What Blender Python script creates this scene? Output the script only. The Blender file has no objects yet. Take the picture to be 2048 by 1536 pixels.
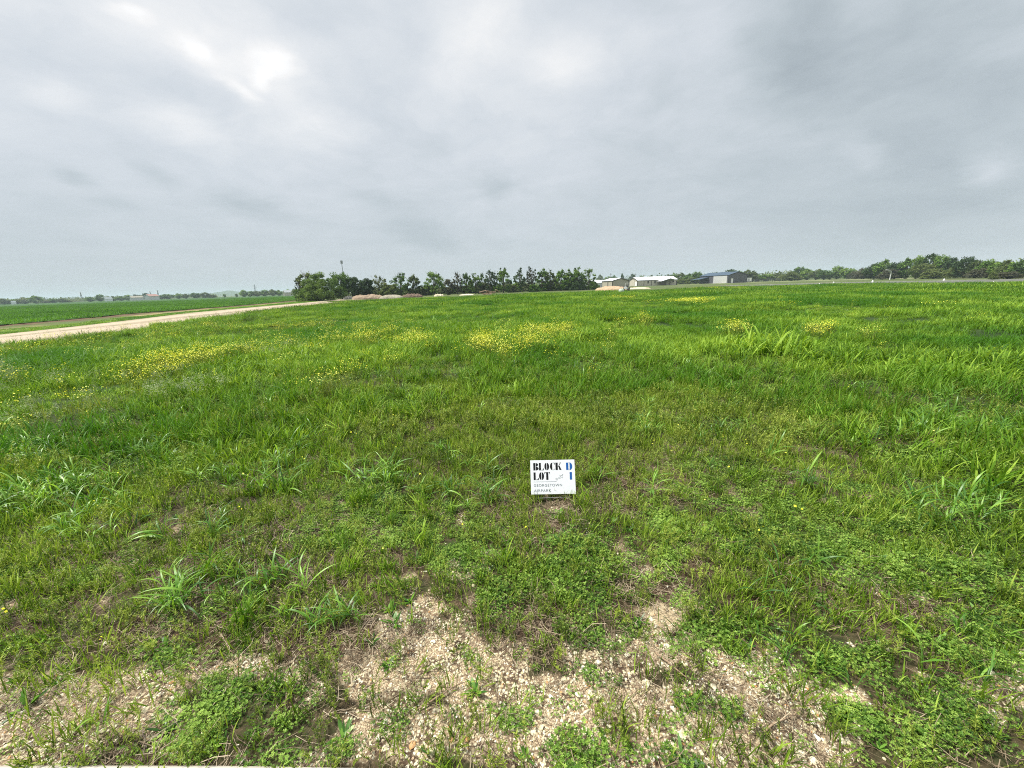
import bpy, math, random
import numpy as np
from mathutils import Vector, Matrix

# ------------------------------------------------------------------ camera
PW, PH, FPX, CAMH = 2048, 1536, 770.0, 1.8
TH, AL = math.radians(14.17), math.radians(-1.816)
_f = np.array([0, math.cos(TH), -math.sin(TH)])
_U = np.array([0, math.sin(TH), math.cos(TH)])
_X = np.array([1.0, 0, 0])
_r = math.cos(AL)*_X + math.sin(AL)*_U
_u = -math.sin(AL)*_X + math.cos(AL)*_U
CAM = np.array([0, 0, CAMH])
S = bpy.context.scene
COL = S.collection
cd = bpy.data.cameras.new('camera'); cam = bpy.data.objects.new('camera', cd); COL.objects.link(cam)
cd.sensor_width = 36; cd.lens = 36*FPX/PW; cd.clip_start = 0.05; cd.clip_end = 20000
M = Matrix.Identity(4)
for i in range(3):
    M[i][0] = _r[i]; M[i][1] = _u[i]; M[i][2] = -_f[i]; M[i][3] = CAM[i]
cam.matrix_world = M
S.camera = cam

# ------------------------------------------------------------------ exposure
S.view_settings.view_transform = 'Standard'; S.view_settings.look = 'None'
S.view_settings.gamma = 1; S.view_settings.exposure = 2.2
S.cycles.use_denoising = False
try:
    S.cycles.denoiser = 'OPENIMAGEDENOISE'; S.cycles.denoising_input_passes = 'RGB_ALBEDO_NORMAL'; S.cycles.denoising_prefilter = 'ACCURATE'
except Exception: pass
S.cycles.pixel_filter_type = 'BLACKMAN_HARRIS'; S.cycles.filter_width = 1.05
S.cycles.max_bounces = 6; S.cycles.diffuse_bounces = 3; S.cycles.transmission_bounces = 3
S.cycles.volume_bounces = 1; S.cycles.glossy_bounces = 2

def ray(x, y):
    d = _f*FPX + _r*(x-PW/2) - _u*(y-PH/2)
    return d/np.linalg.norm(d)
def gp(x, y, z=0.0):
    d = ray(x, y); t = (z-CAMH)/d[2]
    return CAM + d*t
def hy(x):                      # picture height of the true horizon
    return 606.0-0.0317*x
def gd(x, D, y=None):           # ground point at distance D seen in column x
    d = ray(x, hy(x) if y is None else y); k = D/math.hypot(d[0], d[1])
    return np.array([d[0]*k, d[1]*k, 0.0])
def zt(x, y, D):                # height of what shows at (x, y) at distance D
    d = ray(x, y); return CAMH + d[2]*D/math.hypot(d[0], d[1])
def projv(P):
    d = P-CAM; z = np.maximum(d@_f, 1e-3)
    return PW/2+FPX*(d@_r)/z, PH/2-FPX*(d@_u)/z

# ------------------------------------------------------------------ sky and sun
SUN_EL = math.radians(62)
sd = ray(620, 300); SUN_AZ = math.radians(-78)      # clockwise from +Y
world = bpy.data.worlds.new('World'); S.world = world; world.use_nodes = True
WN = world.node_tree; WN.nodes.clear()
class NT:
    def __init__(s, t): s.t = t; s.n = t.nodes; s.l = t.links
    def new(s, k, **kw):
        n = s.n.new(k)
        for a, v in kw.items(): setattr(n, a, v)
        return n
    def set(s, sock, v):
        if isinstance(v, bpy.types.NodeSocket): s.l.new(v, sock)
        else: sock.default_value = v
    def m(s, op, a, b=0.0, c=0.0, clamp=False):
        n = s.new('ShaderNodeMath', operation=op, use_clamp=clamp)
        s.set(n.inputs[0], a); s.set(n.inputs[1], b)
        if op in ('MULTIPLY_ADD', 'SMOOTH_MIN', 'SMOOTH_MAX'): s.set(n.inputs[2], c)
        return n.outputs[0]
    def v(s, op, a, b=(0, 0, 0), sc=None):
        n = s.new('ShaderNodeVectorMath', operation=op)
        s.set(n.inputs[0], a)
        if op != 'SCALE': s.set(n.inputs[1], b)
        if sc is not None: s.set(n.inputs['Scale'], sc)
        return n.outputs['Value'] if op in ('DOT_PRODUCT', 'LENGTH') else n.outputs[0]
    def noise(s, vec, scale, detail=3, rough=0.5, dist=0.0, out='Fac'):
        n = s.new('ShaderNodeTexNoise'); 
        if vec is not None: s.l.new(vec, n.inputs['Vector'])
        n.inputs['Scale'].default_value = scale; n.inputs['Detail'].default_value = detail
        n.inputs['Roughness'].default_value = rough; n.inputs['Distortion'].default_value = dist
        return n.outputs[out]
    def ramp(s, fac, stops, interp='LINEAR'):
        n = s.new('ShaderNodeValToRGB'); cr = n.color_ramp; cr.interpolation = interp
        while len(cr.elements) < len(stops): cr.elements.new(0.5)
        for e, (p, c) in zip(cr.elements, stops):
            e.position = p; e.color = (c[0], c[1], c[2], 1) if hasattr(c, '__len__') else (c, c, c, 1)
        s.set(n.inputs[0], fac); return n.outputs[0]
    def mix(s, fac, a, b, mode='MIX'):
        n = s.new('ShaderNodeMix', data_type='RGBA', blend_type=mode)
        s.set(n.inputs[0], fac)
        for i, v in ((6, a), (7, b)):
            if isinstance(v, (tuple, list)) and len(v) == 3: v = (*v, 1)
            s.set(n.inputs[i], v)
        return n.outputs[2]
    def mrange(s, v, a, b, c=0.0, d=1.0, smooth=False):
        n = s.new('ShaderNodeMapRange'); n.clamp = True
        if smooth: n.interpolation_type = 'SMOOTHSTEP'
        s.set(n.inputs[0], v)
        for i, q in enumerate((a, b, c, d)): n.inputs[i+1].default_value = q
        return n.outputs[0]
w = NT(WN)
tc = w.new('ShaderNodeTexCoord').outputs['Generated']
sx = w.new('ShaderNodeSeparateXYZ'); w.l.new(tc, sx.inputs[0])
KZ = 0.16
zz = w.m('MAXIMUM', sx.outputs[2], 0.0)
den = w.m('ADD', zz, KZ)
q3 = w.new('ShaderNodeCombineXYZ')
w.l.new(w.m('DIVIDE', sx.outputs[0], den), q3.inputs[0]); w.l.new(w.m('DIVIDE', sx.outputs[1], den), q3.inputs[1])
q = q3.outputs[0]
wob = w.v('SCALE', w.v('SUBTRACT', w.noise(q, 1.1, 4, 0.55, out='Color'), (0.5, 0.5, 0.5)), sc=0.55)
wob2 = w.v('SCALE', w.v('SUBTRACT', w.noise(q, 4.5, 4, 0.6, out='Color'), (0.5, 0.5, 0.5)), sc=0.10)
qd = w.v('ADD', w.v('ADD', q, wob), wob2)
qn = w.v('MULTIPLY', w.v('ADD', q, wob2), (1, 1, 0))
# base brightness of the cloud deck, from soft to fine
n1 = w.noise(qd, 0.55, 6, 0.55); n2 = w.noise(qd, 2.3, 7, 0.6); n4 = w.noise(qd, 6.5, 6, 0.6); n3 = w.noise(qn, 0.9, 3, 0.5, 0.4)
val = w.m('MULTIPLY_ADD', w.m('SUBTRACT', n1, 0.5), 0.16, 0.0)
val = w.m('ADD', val, w.m('MULTIPLY', w.m('SUBTRACT', n2, 0.5), 0.25))
val = w.m('ADD', val, w.m('MULTIPLY', w.m('SUBTRACT', n3, 0.5), 0.08))
val = w.m('ADD', val, w.m('MULTIPLY', w.m('SUBTRACT', n4, 0.5), 0.12))
val = w.m('MULTIPLY', val, w.mrange(zz, 0.03, 0.35, 0.25, 1.0))
def qpt(x, y):
    d = ray(x, y); return np.array([d[0], d[1]])/(max(d[2], 0)+KZ)
BLOBS = [  # x, y, axis one, axis two, amount
 (245,22,(46,18),(-10,16),.15),(385,98,(46,30),(-16,17),.17),(517,158,(12,26),(-17,8),.16),(490,188,(38,28),(-12,12),.16),(460,130,(190,120),(-60,60),.05),(330,60,(150,60),(-40,60),.05),(355,245,(110,70),(-25,35),.11),
 (545,118,(50,20),(-20,34),.20),(955,50,(90,50),(-40,100),.16),(1130,125,(85,20),(-20,60),.16),(120,185,(80,24),(-20,34),.08),(450,150,(330,150),(-110,150),.07),
 (880,160,(80,20),(-20,40),.06),(1080,230,(160,40),(-40,160),.05),(1250,80,(90,30),(-20,60),.05),(1980,345,(60,-14),(14,34),.12),(1722,312,(44,34),(-24,24),.07),(640,260,(90,40),(-30,40),.07),
 (1590,60,(110,20),(-30,160),-.13),(1720,230,(190,100),(-70,100),-.07),(1960,110,(260,30),(0,230),-.10),(145,355,(48,20),(-10,14),-.09),(305,352,(60,22),(-12,18),-.07),
 (500,412,(90,34),(-20,24),-.09),(848,474,(80,30),(-20,24),-.10),(992,380,(30,6),(-14,28),-.08),(770,405,(70,18),(-14,16),-.06),(620,25,(110,20),(-20,50),-.09),
 (190,130,(240,70),(-60,60),-.06),(400,195,(190,50),(-40,40),-.07),(1900,400,(230,-60),(30,70),-.05),(243,410,(50,12),(-10,14),-.04),(700,190,(110,50),(-50,60),-.06),
 (1000,430,(900,0),(0,120),-.015),(1750,300,(700,0),(0,420),-.09),(350,300,(560,0),(0,260),.03),(60,480,(300,0),(0,160),-.02)]
qb = w.v('ADD', w.v('ADD', q, w.v('SCALE', wob, sc=0.10)), w.v('SCALE', wob2, sc=1.5))
for (bx, by, a1, a2, amt) in BLOBS:
    c0 = qpt(bx, by)
    J = np.stack([(qpt(bx+a1[0]*.5, by+a1[1]*.5)-qpt(bx-a1[0]*.5, by-a1[1]*.5)),
                  (qpt(bx+a2[0]*.5, by+a2[1]*.5)-qpt(bx-a2[0]*.5, by-a2[1]*.5))], 1)
    Uu, Ss, _ = np.linalg.svd(J)
    mp = w.new('ShaderNodeMapping', vector_type='TEXTURE'); w.l.new(qb, mp.inputs[0])
    mp.inputs[1].default_value = (c0[0], c0[1], 0)
    mp.inputs[2].default_value = (0, 0, math.atan2(Uu[1, 0], Uu[0, 0]))
    mp.inputs[3].default_value = (Ss[0]*1.5, Ss[1]*1.5, 1e3)
    g = w.new('ShaderNodeTexGradient', gradient_type='SPHERICAL'); w.l.new(mp.outputs[0], g.inputs[0])
    gg = w.mrange(g.outputs['Fac'], 0, 1, 0, 1, True)
    val = w.m('MULTIPLY_ADD', gg, amt, val)
SKY_LEVEL = 0.71
lum = w.m('ADD', val, w.mrange(zz, 0.0, 0.40, SKY_LEVEL-.085, SKY_LEVEL+0.06))
over = w.mrange(zz, 0.60, 0.9, 1.0, 2.0, True)       # an overcast sky is brightest overhead
lum = w.m('MAXIMUM', lum, 0.25)
grey = w.ramp(w.mrange(lum, 0.38, 0.95), [(0, (0.84, 0.97, 1.07)), (0.35, (0.885, 0.99, 1.06)), (0.6, (0.93, 0.995, 1.065)), (1, (1.0, 1.0, 1.0))])
cloud = w.v('SCALE', grey, sc=w.m('MULTIPLY', lum, over))
sky = w.new('ShaderNodeTexSky', sky_type='NISHITA'); sky.sun_disc = False
sky.sun_elevation = SUN_EL; sky.sun_rotation = SUN_AZ
clear = w.v('SCALE', sky.outputs[0], sc=0.15)
final = w.mix(0.96, clear, cloud)
bg = w.new('ShaderNodeBackground'); w.l.new(final, bg.inputs[0]); bg.inputs[1].default_value = 2.0**-2.2
wo = w.new('ShaderNodeOutputWorld'); w.l.new(bg.outputs[0], wo.inputs[0])
world.cycles.sampling_method = 'MANUAL'; world.cycles.sample_map_resolution = 512

sl = bpy.data.lights.new('sun', 'SUN'); sl.energy = 1.5; sl.angle = math.radians(10); sl.color = (1.0, 0.965, 0.9)
so = bpy.data.objects.new('sun', sl); COL.objects.link(so)
sv = Vector((math.sin(SUN_AZ)*math.cos(SUN_EL), math.cos(SUN_AZ)*math.cos(SUN_EL), math.sin(SUN_EL)))
so.rotation_euler = (-sv).to_track_quat('-Z', 'Y').to_euler()

# ------------------------------------------------------------------ helpers
RNG = np.random.default_rng(7)
def tag(o, label=None, cat=None, group=None, kind=None):
    if label: o['label'] = label
    if cat: o['category'] = cat
    if group: o['group'] = group
    if kind: o['kind'] = kind
    return o
def meshobj(name, V, Fs, mats, parent=None, midx=None, smooth=False, attrs=None, link=True):
    me = bpy.data.meshes.new(name)
    V = np.asarray(V, float).reshape(-1, 3)
    if isinstance(Fs, np.ndarray):
        n, k = Fs.shape
        me.vertices.add(len(V)); me.vertices.foreach_set('co', V.ravel())
        me.loops.add(n*k); me.loops.foreach_set('vertex_index', Fs.ravel().astype(np.int32))
        me.polygons.add(n); me.polygons.foreach_set('loop_start', np.arange(n, dtype=np.int32)*k)
        me.polygons.foreach_set('loop_total', np.full(n, k, np.int32))
        me.update(calc_edges=True)
    else:
        me.from_pydata([tuple(v) for v in V], [], [tuple(f) for f in Fs]); me.update()
    for m_ in (mats if isinstance(mats, (list, tuple)) else [mats]): me.materials.append(m_)
    if midx is not None: me.polygons.foreach_set('material_index', np.asarray(midx, np.int32))
    if smooth: me.polygons.foreach_set('use_smooth', np.ones(len(me.polygons), bool))
    for k_, a in (attrs or {}).items():
        at = me.attributes.new(k_, 'FLOAT', 'POINT'); at.data.foreach_set('value', np.asarray(a, np.float32))
    o = bpy.data.objects.new(name, me)
    if link: COL.objects.link(o)
    if parent: o.parent = parent
    return o
def empty(name, loc=(0, 0, 0), rz=0.0):
    o = bpy.data.objects.new(name, None); COL.objects.link(o); o.location = loc; o.rotation_euler = (0, 0, rz)
    o.empty_display_size = 0.2
    return o
class MB:
    def __init__(s): s.V = []; s.F = []; s.n = 0
    def add(s, V, F):
        s.V += [tuple(v) for v in V]; s.F += [tuple(i+s.n for i in f) for f in F]; s.n += len(V); return s
    def box(s, x0, x1, y0, y1, z0, z1):
        V = [(x0,y0,z0),(x1,y0,z0),(x1,y1,z0),(x0,y1,z0),(x0,y0,z1),(x1,y0,z1),(x1,y1,z1),(x0,y1,z1)]
        return s.add(V, [(0,3,2,1),(4,5,6,7),(0,1,5,4),(1,2,6,5),(2,3,7,6),(3,0,4,7)])
    def tube(s, pts, rad, k=6, cap=True):
        pts = [np.asarray(p, float) for p in pts]
        rad = [rad]*len(pts) if np.isscalar(rad) else rad
        V = []
        for i, p in enumerate(pts):
            t = pts[min(i+1, len(pts)-1)]-pts[max(i-1, 0)]; t = t/(np.linalg.norm(t)+1e-9)
            a = np.array([0, 0, 1.0]) if abs(t[2]) < .9 else np.array([1.0, 0, 0])
            b = np.cross(t, a); b /= np.linalg.norm(b); c = np.cross(t, b)
            for j in range(k):
                an = 2*math.pi*j/k; V.append(p+rad[i]*(math.cos(an)*b+math.sin(an)*c))
        F = [(i*k+j, i*k+(j+1) % k, (i+1)*k+(j+1) % k, (i+1)*k+j) for i in range(len(pts)-1) for j in range(k)]
        if cap: F += [tuple(range(k))[::-1], tuple((len(pts)-1)*k+j for j in range(k))]
        return s.add(V, F)
    def build(s, name, mat, parent=None, **kw):
        return meshobj(name, s.V, s.F, mat, parent, **kw)
_tab = np.random.default_rng(3).random((4, 256, 256))
def vnoise(x, y, scale, k=0):
    x = np.asarray(x)*scale+37.3*k+500; y = np.asarray(y)*scale+91.7*k+500
    xi = np.floor(x).astype(int); yi = np.floor(y).astype(int); fx = x-xi; fy = y-yi
    fx = fx*fx*(3-2*fx); fy = fy*fy*(3-2*fy); T = _tab[k % 4]
    g = lambda a, b: T[a % 256, b % 256]
    return (g(xi, yi)*(1-fx)+g(xi+1, yi)*fx)*(1-fy)+(g(xi, yi+1)*(1-fx)+g(xi+1, yi+1)*fx)*fy
def fbm(x, y, scale, k=0, o=3):
    s = 0; a = 1; t = 0
    for i in range(o): s = s+a*vnoise(x, y, scale*2**i, k+i); t += a; a *= .5
    return s/t
def sst(x, a, b):
    t = np.clip((x-a)/(b-a), 0, 1); return t*t*(3-2*t)

# ------------------------------------------------------------------ materials
def mat(name):
    m_ = bpy.data.materials.new(name); m_.use_nodes = True; m_.node_tree.nodes.clear(); return m_, NT(m_.node_tree)
def out(t, sh): o = t.new('ShaderNodeOutputMaterial'); t.l.new(sh, o.inputs[0])
def princ(t, col, rough=0.7, spec=0.3, bump=None, bstr=0.3, bdist=0.02, metal=0.0):
    p = t.new('ShaderNodeBsdfPrincipled')
    if isinstance(col, (tuple, list)): col = (*col[:3], 1)
    t.set(p.inputs['Base Color'], col); t.set(p.inputs['Roughness'], rough)
    p.inputs['Specular IOR Level'].default_value = spec; p.inputs['Metallic'].default_value = metal
    if bump is not None:
        b = t.new('ShaderNodeBump'); b.inputs['Strength'].default_value = bstr; b.inputs['Distance'].default_value = bdist
        t.l.new(bump, b.inputs['Height']); t.l.new(b.outputs[0], p.inputs['Normal'])
    return p.outputs[0]
def plain(name, col, rough=0.6, spec=0.3, var=0.12, sc=3.0, metal=0.0):
    m_, t = mat(name); pos = t.new('ShaderNodeTexCoord').outputs['Object']
    n = t.noise(pos, sc, 4, 0.6)
    c = t.mix(n, tuple(x*(1-var) for x in col), tuple(min(1, x*(1+var)) for x in col))
    out(t, princ(t, c, rough, spec, metal=metal)); return m_
def leafmat(name, c0, c1, c2, trans=0.3, rough=0.55, spec=0.25, wsc=0.35, hue=None, tcol=1.5):
    """leaf colour runs from c0 to c2 over the blade's own tint, the plant, and slow drifts over the field"""
    m_, t = mat(name)
    at = t.new('ShaderNodeAttribute'); at.attribute_name = 'tint'
    rnd = t.new('ShaderNodeObjectInfo').outputs['Random']
    pos = t.new('ShaderNodeNewGeometry').outputs['Position']
    n = t.noise(pos, wsc, 3, 0.5)
    f = t.m('MULTIPLY', at.outputs['Fac'], 0.45)
    f = t.m('MULTIPLY_ADD', rnd, 0.28, f)
    f = t.m('MULTIPLY_ADD', t.mrange(n, 0.3, 0.7), 0.27, f)
    f = t.mrange(f, .22, .80)
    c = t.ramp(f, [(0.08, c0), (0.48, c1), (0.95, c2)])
    if hue: c = t.mix(t.mrange(t.noise(pos, hue[1], 3, 0.5), 0.45, 0.62), c, hue[0])
    d = princ(t, c, rough, spec)
    if trans <= 0: out(t, d); return m_
    tr = t.new('ShaderNodeBsdfTranslucent')
    t.l.new(t.v('MULTIPLY', c, (tcol*1.05, tcol, tcol*.6)), tr.inputs[0])
    mx = t.new('ShaderNodeMixShader'); mx.inputs[0].default_value = trans
    t.l.new(d, mx.inputs[1]); t.l.new(tr.outputs[0], mx.inputs[2]); out(t, mx.outputs[0]); return m_

# ------------------------------------------------------------------ the lie of the land
def relief(x, y):
    r = np.hypot(x, y)
    a = (fbm(x, y, 1.3, 0, 3)-.5)*0.11 + (fbm(x, y, 7.0, 1, 2)-.5)*0.022
    b = (fbm(x, y, 0.22, 2, 2)-.5)*0.22*sst(r, 3.5, 9)
    near = 0.35+0.65*sst(r, 1.2, 3.0)
    return (a*near + b)*(1-sst(r, 40, 90)) - .1*sst(r, 60, 90)*0
def blob(px, py, L):
    s = np.zeros_like(px)
    for b in L:
        cx, cy, rx, ry = b[:4]; an = math.radians(b[4]) if len(b) > 4 else 0.0; am = b[5] if len(b) > 5 else 1.0
        dx, dy = px-cx, py-cy
        u = (dx*math.cos(an)+dy*math.sin(an))/rx; v = (-dx*math.sin(an)+dy*math.cos(an))/ry
        s = np.maximum(s, am*(1-sst(np.sqrt(u*u+v*v), 0.62, 1.22)))
    return s
# shapes of the patches, laid out on the ground as one sees them from the road
GRAVEL = [(150,1415,290,85,-12),(40,1480,170,70),(500,1345,130,38,-10),(850,1250,90,55),(800,1330,130,70),(930,1310,120,70),(1010,1390,190,60),(870,1480,220,70),
          (1180,1440,230,95),(1350,1470,250,110),(1240,1330,160,60),(1350,1240,80,52),(1480,1330,120,50),(1600,1400,130,60),(1560,1500,200,60),(1800,1190,60,22),
          (2030,1390,70,90),(640,1390,60,60,0,.6),(930,1130,70,28,0,.9),(1980,1160,50,16,0,.6),(30,1240,60,20,0,.6),(320,1470,120,50),(1200,1520,600,40,0,.8),(80,1160,60,14,0,.5)]
SAND = [(1350,1230,70,50),(350,1440,60,16,-12),(900,1525,60,10)]
SOIL = [(350,1270,110,42),(720,1270,150,50),(1330,940,150,44),(1270,975,90,24),(1100,1110,80,40),(990,1010,50,26),(1030,1060,60,20),(600,1160,80,20),(1740,890,80,22),(1640,905,60,12),
        (620,1010,60,22),(560,1060,80,16),(900,858,70,9),(420,1020,40,10),(60,1290,90,40),(1500,1420,110,60),(1830,1215,110,20),(1040,1240,120,40),(1340,1180,60,26),
        (700,1150,90,20),(1740,1180,60,20),(250,1130,200,24),(240,915,30,6),(520,1130,80,22),(80,1090,70,10),(1250,905,90,16),(1560,960,60,10),(1420,1140,50,30)]
CLOVER = [(800,1050,210,70),(930,1080,90,90),(1150,1150,190,86),(1030,1190,60,50),(1260,1110,120,70),(1440,1050,190,70),(1470,960,130,36),(1650,1030,230,90),(1760,1110,260,76),
          (1950,1120,160,110),(1900,930,160,40),(2000,1010,130,60),(1210,1285,75,36),(1440,1275,80,44),(470,1440,210,78,-6),(560,1500,200,50),(620,1420,110,50),(240,1330,60,24),
          (1850,1420,220,100),(1700,1330,170,60),(1950,1300,130,80),(380,935,120,26),(700,1000,90,40),(830,800,55,26),(1560,1230,60,20,0,.6),(1000,1430,50,60,0,.7),(150,1140,180,30,0,.55),(420,1210,120,34,0,.5),
          (1230,1500,130,40,0,.6),(120,1330,130,30,0,.35)]
def masks(x, y):
    z = np.zeros_like(x); P = np.stack([x, y, z], -1)
    px, py = projv(P); 
    ok = (y > .3)
    wx = px+(fbm(x, y, 3.0, 0, 3)-.5)*190; wy = py+(fbm(x, y, 3.0, 2, 3)-.5)*95*np.clip((py-600)/500, .1, 1)
    r = np.hypot(x, y)
    nearw = 1-sst(r, 9, 14)
    fine = fbm(x, y, 7, 3, 4)
    cut = lambda m, lo: np.clip((m-lo-(fine-.5)*2.0)*3.2+.5, 0, 1)
    g = cut(blob(wx, wy, GRAVEL), .50)*ok*nearw
    outside = (np.abs(x) > .72*y*1.9+1.0)|(y < .9)
    g = np.where(outside, np.maximum(g, .8*(fbm(x, y, .8, 1, 2) > .5)*(r < 2.4)), g)
    s = cut(blob(wx, wy, SAND), .75)*ok*nearw
    so_ = cut(blob(wx, wy, SOIL), .40)*ok*nearw
    cl = cut(blob(wx, wy, CLOVER), .38)*ok*nearw
    return dict(px=px, py=py, gravel=g, sand=s, soil=so_, clover=cl, r=r)
def poly_in(x, y, poly):
    poly = np.asarray(poly)[:, :2]; c = np.zeros(x.shape, bool); n = len(poly); j = n-1
    for i in range(n):
        xi, yi = poly[i]; xj, yj = poly[j]
        c ^= ((yi > y) != (yj > y)) & (x < (xj-xi)*(y-yi)/(yj-yi+1e-12)+xi); j = i
    return c
def seg_dist(x, y, A):
    d = np.full(x.shape, 1e9)
    for a, b in zip(A[:-1], A[1:]):
        a = a[:2]; b = b[:2]; v = b-a; t = np.clip(((x-a[0])*v[0]+(y-a[1])*v[1])/(v@v), 0, 1)
        d = np.minimum(d, np.hypot(x-a[0]-t*v[0], y-a[1]-t*v[1]))
    return d
def ext(P, n0=60, n1=0):
    P = [p.copy() for p in P]
    d = P[0]-P[1]; P.insert(0, P[0]+d/np.linalg.norm(d)*n0)
    if n1: d = P[-1]-P[-2]; P.append(P[-1]+d/np.linalg.norm(d)*n1)
    return P
PATH_FAR = ext([gp(*p) for p in [(0,672.5),(200,650),(375,627.8),(512,615),(600,607),(680,599)]], 40)
PATH_NEAR = ext([gp(*p, .10)*[1,1,0] for p in [(0,692),(125,679),(250,663),(375,645),(512,626),(600,613.5),(705,601)]], 40)
CROP_NEAR = ext([gp(*p) for p in [(0,651),(125,641),(250,628.5),(375,619.5),(512,608.5),(585,601.5)]], 60)
DIRT_NEAR = ext([gp(*p) for p in [(0,659.5),(125,649.5),(250,635),(375,622.5),(512,611.3),(590,604)]], 60)
far_l = gd(-500, 900); far_m = gd(598, 700)
CROP = CROP_NEAR+[gd(594, 200), far_m, gd(300, 800), far_l, gd(-1500, 600)]
RUN_N = [gp(*p) for p in [(2600,559.5),(2300,563),(2048,565.6),(1900,567.2),(1700,569.6),(1560,572.4),(1440,574.5)]]
RUN_F = [gp(*p) for p in [(2600,548),(2300,553.5),(2048,558),(1900,561.2),(1700,564.6),(1560,568.5),(1440,571.8)]]
TAXI_N = [gp(*p) for p in [(2600,543),(2048,552.3),(1850,556.6),(1700,560.2),(1600,562.6),(1500,565.5),(1380,569.5)]]
TAXI_F = [gp(*p) for p in [(2600,540.7),(2048,550.6),(1850,555.4),(1700,559.2),(1600,561.8),(1500,564.8),(1380,569)]]
LUSH_EDGE = [gp(*p) for p in [(640,606),(700,603),(960,594),(1190,585),(1320,580),(1440,576),(1500,575),(1700,570.5),(2048,567),(2600,561)]]
LUSH = [gp(-900, 1400), *PATH_NEAR, *LUSH_EDGE, gp(2700, 700), gp(3300, 1500), gp(1024, 3000), gp(-1200, 1600)]
LUSH = [np.array([-60, -8, 0.])]+PATH_NEAR+LUSH_EDGE+[np.array([170, 40, 0.]), np.array([60, -8, 0.])]

# ------------------------------------------------------------------ ground sheet, to the horizon
def ground_mat():
    m_, t = mat('ground')
    pos = t.new('ShaderNodeNewGeometry').outputs['Position']
    A = lambda k: (lambda n: (setattr(n, 'attribute_name', k), n.outputs['Fac'])[1])(t.new('ShaderNodeAttribute'))
    n1 = t.noise(pos, 3.0, 5, .6); n2 = t.noise(pos, 22, 5, .65); n3 = t.noise(pos, 110, 4, .7)
    soil = t.mix(t.mrange(n2, .3, .7), (.028, .017, .010), (.095, .062, .037))
    soil = t.mix(t.mrange(n3, .55, .72), soil, (.27, .20, .12))
    mossy = t.mix(t.mrange(n2, .35, .65), (.018, .026, .008), (.045, .05, .018))
    base = t.mix(t.mrange(n1, .35, .65), mossy, soil)
    vo = t.new('ShaderNodeTexVoronoi'); vo.inputs['Scale'].default_value = 62; t.l.new(pos, vo.inputs['Vector'])
    vo2 = t.new('ShaderNodeTexVoronoi'); vo2.inputs['Scale'].default_value = 140; t.l.new(pos, vo2.inputs['Vector'])
    sep = t.new('ShaderNodeSeparateColor'); t.l.new(vo.outputs['Color'], sep.inputs[0])
    peb = t.ramp(sep.outputs[0], [(0, (.30, .20, .11)), (.3, (.50, .42, .25)), (.6, (.62, .56, .37)), (.85, (.72, .68, .50)), (1, (.40, .30, .18))])
    peb = t.mix(t.mrange(vo.outputs['Distance'], .30, .52), peb, (.085, .055, .035))
    peb2 = t.mix(t.mrange(vo2.outputs['Distance'], .3, .6), (.50, .40, .26), (.20, .14, .085))
    peb = t.mix(t.mrange(t.noise(pos, 8, 4, .6), .42, .56), peb, peb2)
    peb = t.mix(t.mrange(t.noise(pos, 14, 5, .7), .55, .70), peb, (.11, .075, .045))
    sand = t.mix(n3, (.33, .25, .145), (.48, .39, .25))
    c = t.mix(A('soil'), base, soil)
    c = t.mix(A('gravel'), c, peb)
    c = t.mix(A('sand'), c, sand)
    # far land: grass roots, mown dull turf, dry bank
    far = t.mix(t.mrange(t.noise(pos, .5, 4, .6), .3, .7), (.014, .032, .006), (.035, .060, .012))
    dull = t.mix(t.mrange(t.noise(pos, .35, 5, .65), .3, .7), (.062, .078, .024), (.080, .120, .026))
    dull = t.mix(t.mrange(t.noise(pos, .09, 4, .6), .5, .68), dull, (.125, .11, .07))
    c = t.mix(A('farw'), c, far); c = t.mix(A('dull'), c, dull)
    c = t.mix(A('dry'), c, t.mix(t.noise(pos, .6, 4), (.16, .13, .085), (.25, .21, .14)))
    c = t.mix(A('dirt'), c, t.mix(t.mrange(t.noise(pos, 1.2, 5, .7), .35, .6), (.05, .030, .016), (.12, .078, .040)))
    c = t.mix(A('tan'), c, t.mix(t.mrange(t.noise(pos, .5, 5, .7), .4, .6), (.12, .12, .045), (.42, .28, .155)))
    hgt = t.m('ADD', t.m('MULTIPLY', n3, .6), t.m('MULTIPLY', t.m('SUBTRACT', 1.0, vo.outputs['Distance']), .5))
    out(t, princ(t, c, .9, .15, bump=hgt, bstr=.6, bdist=.012)); return m_
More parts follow.
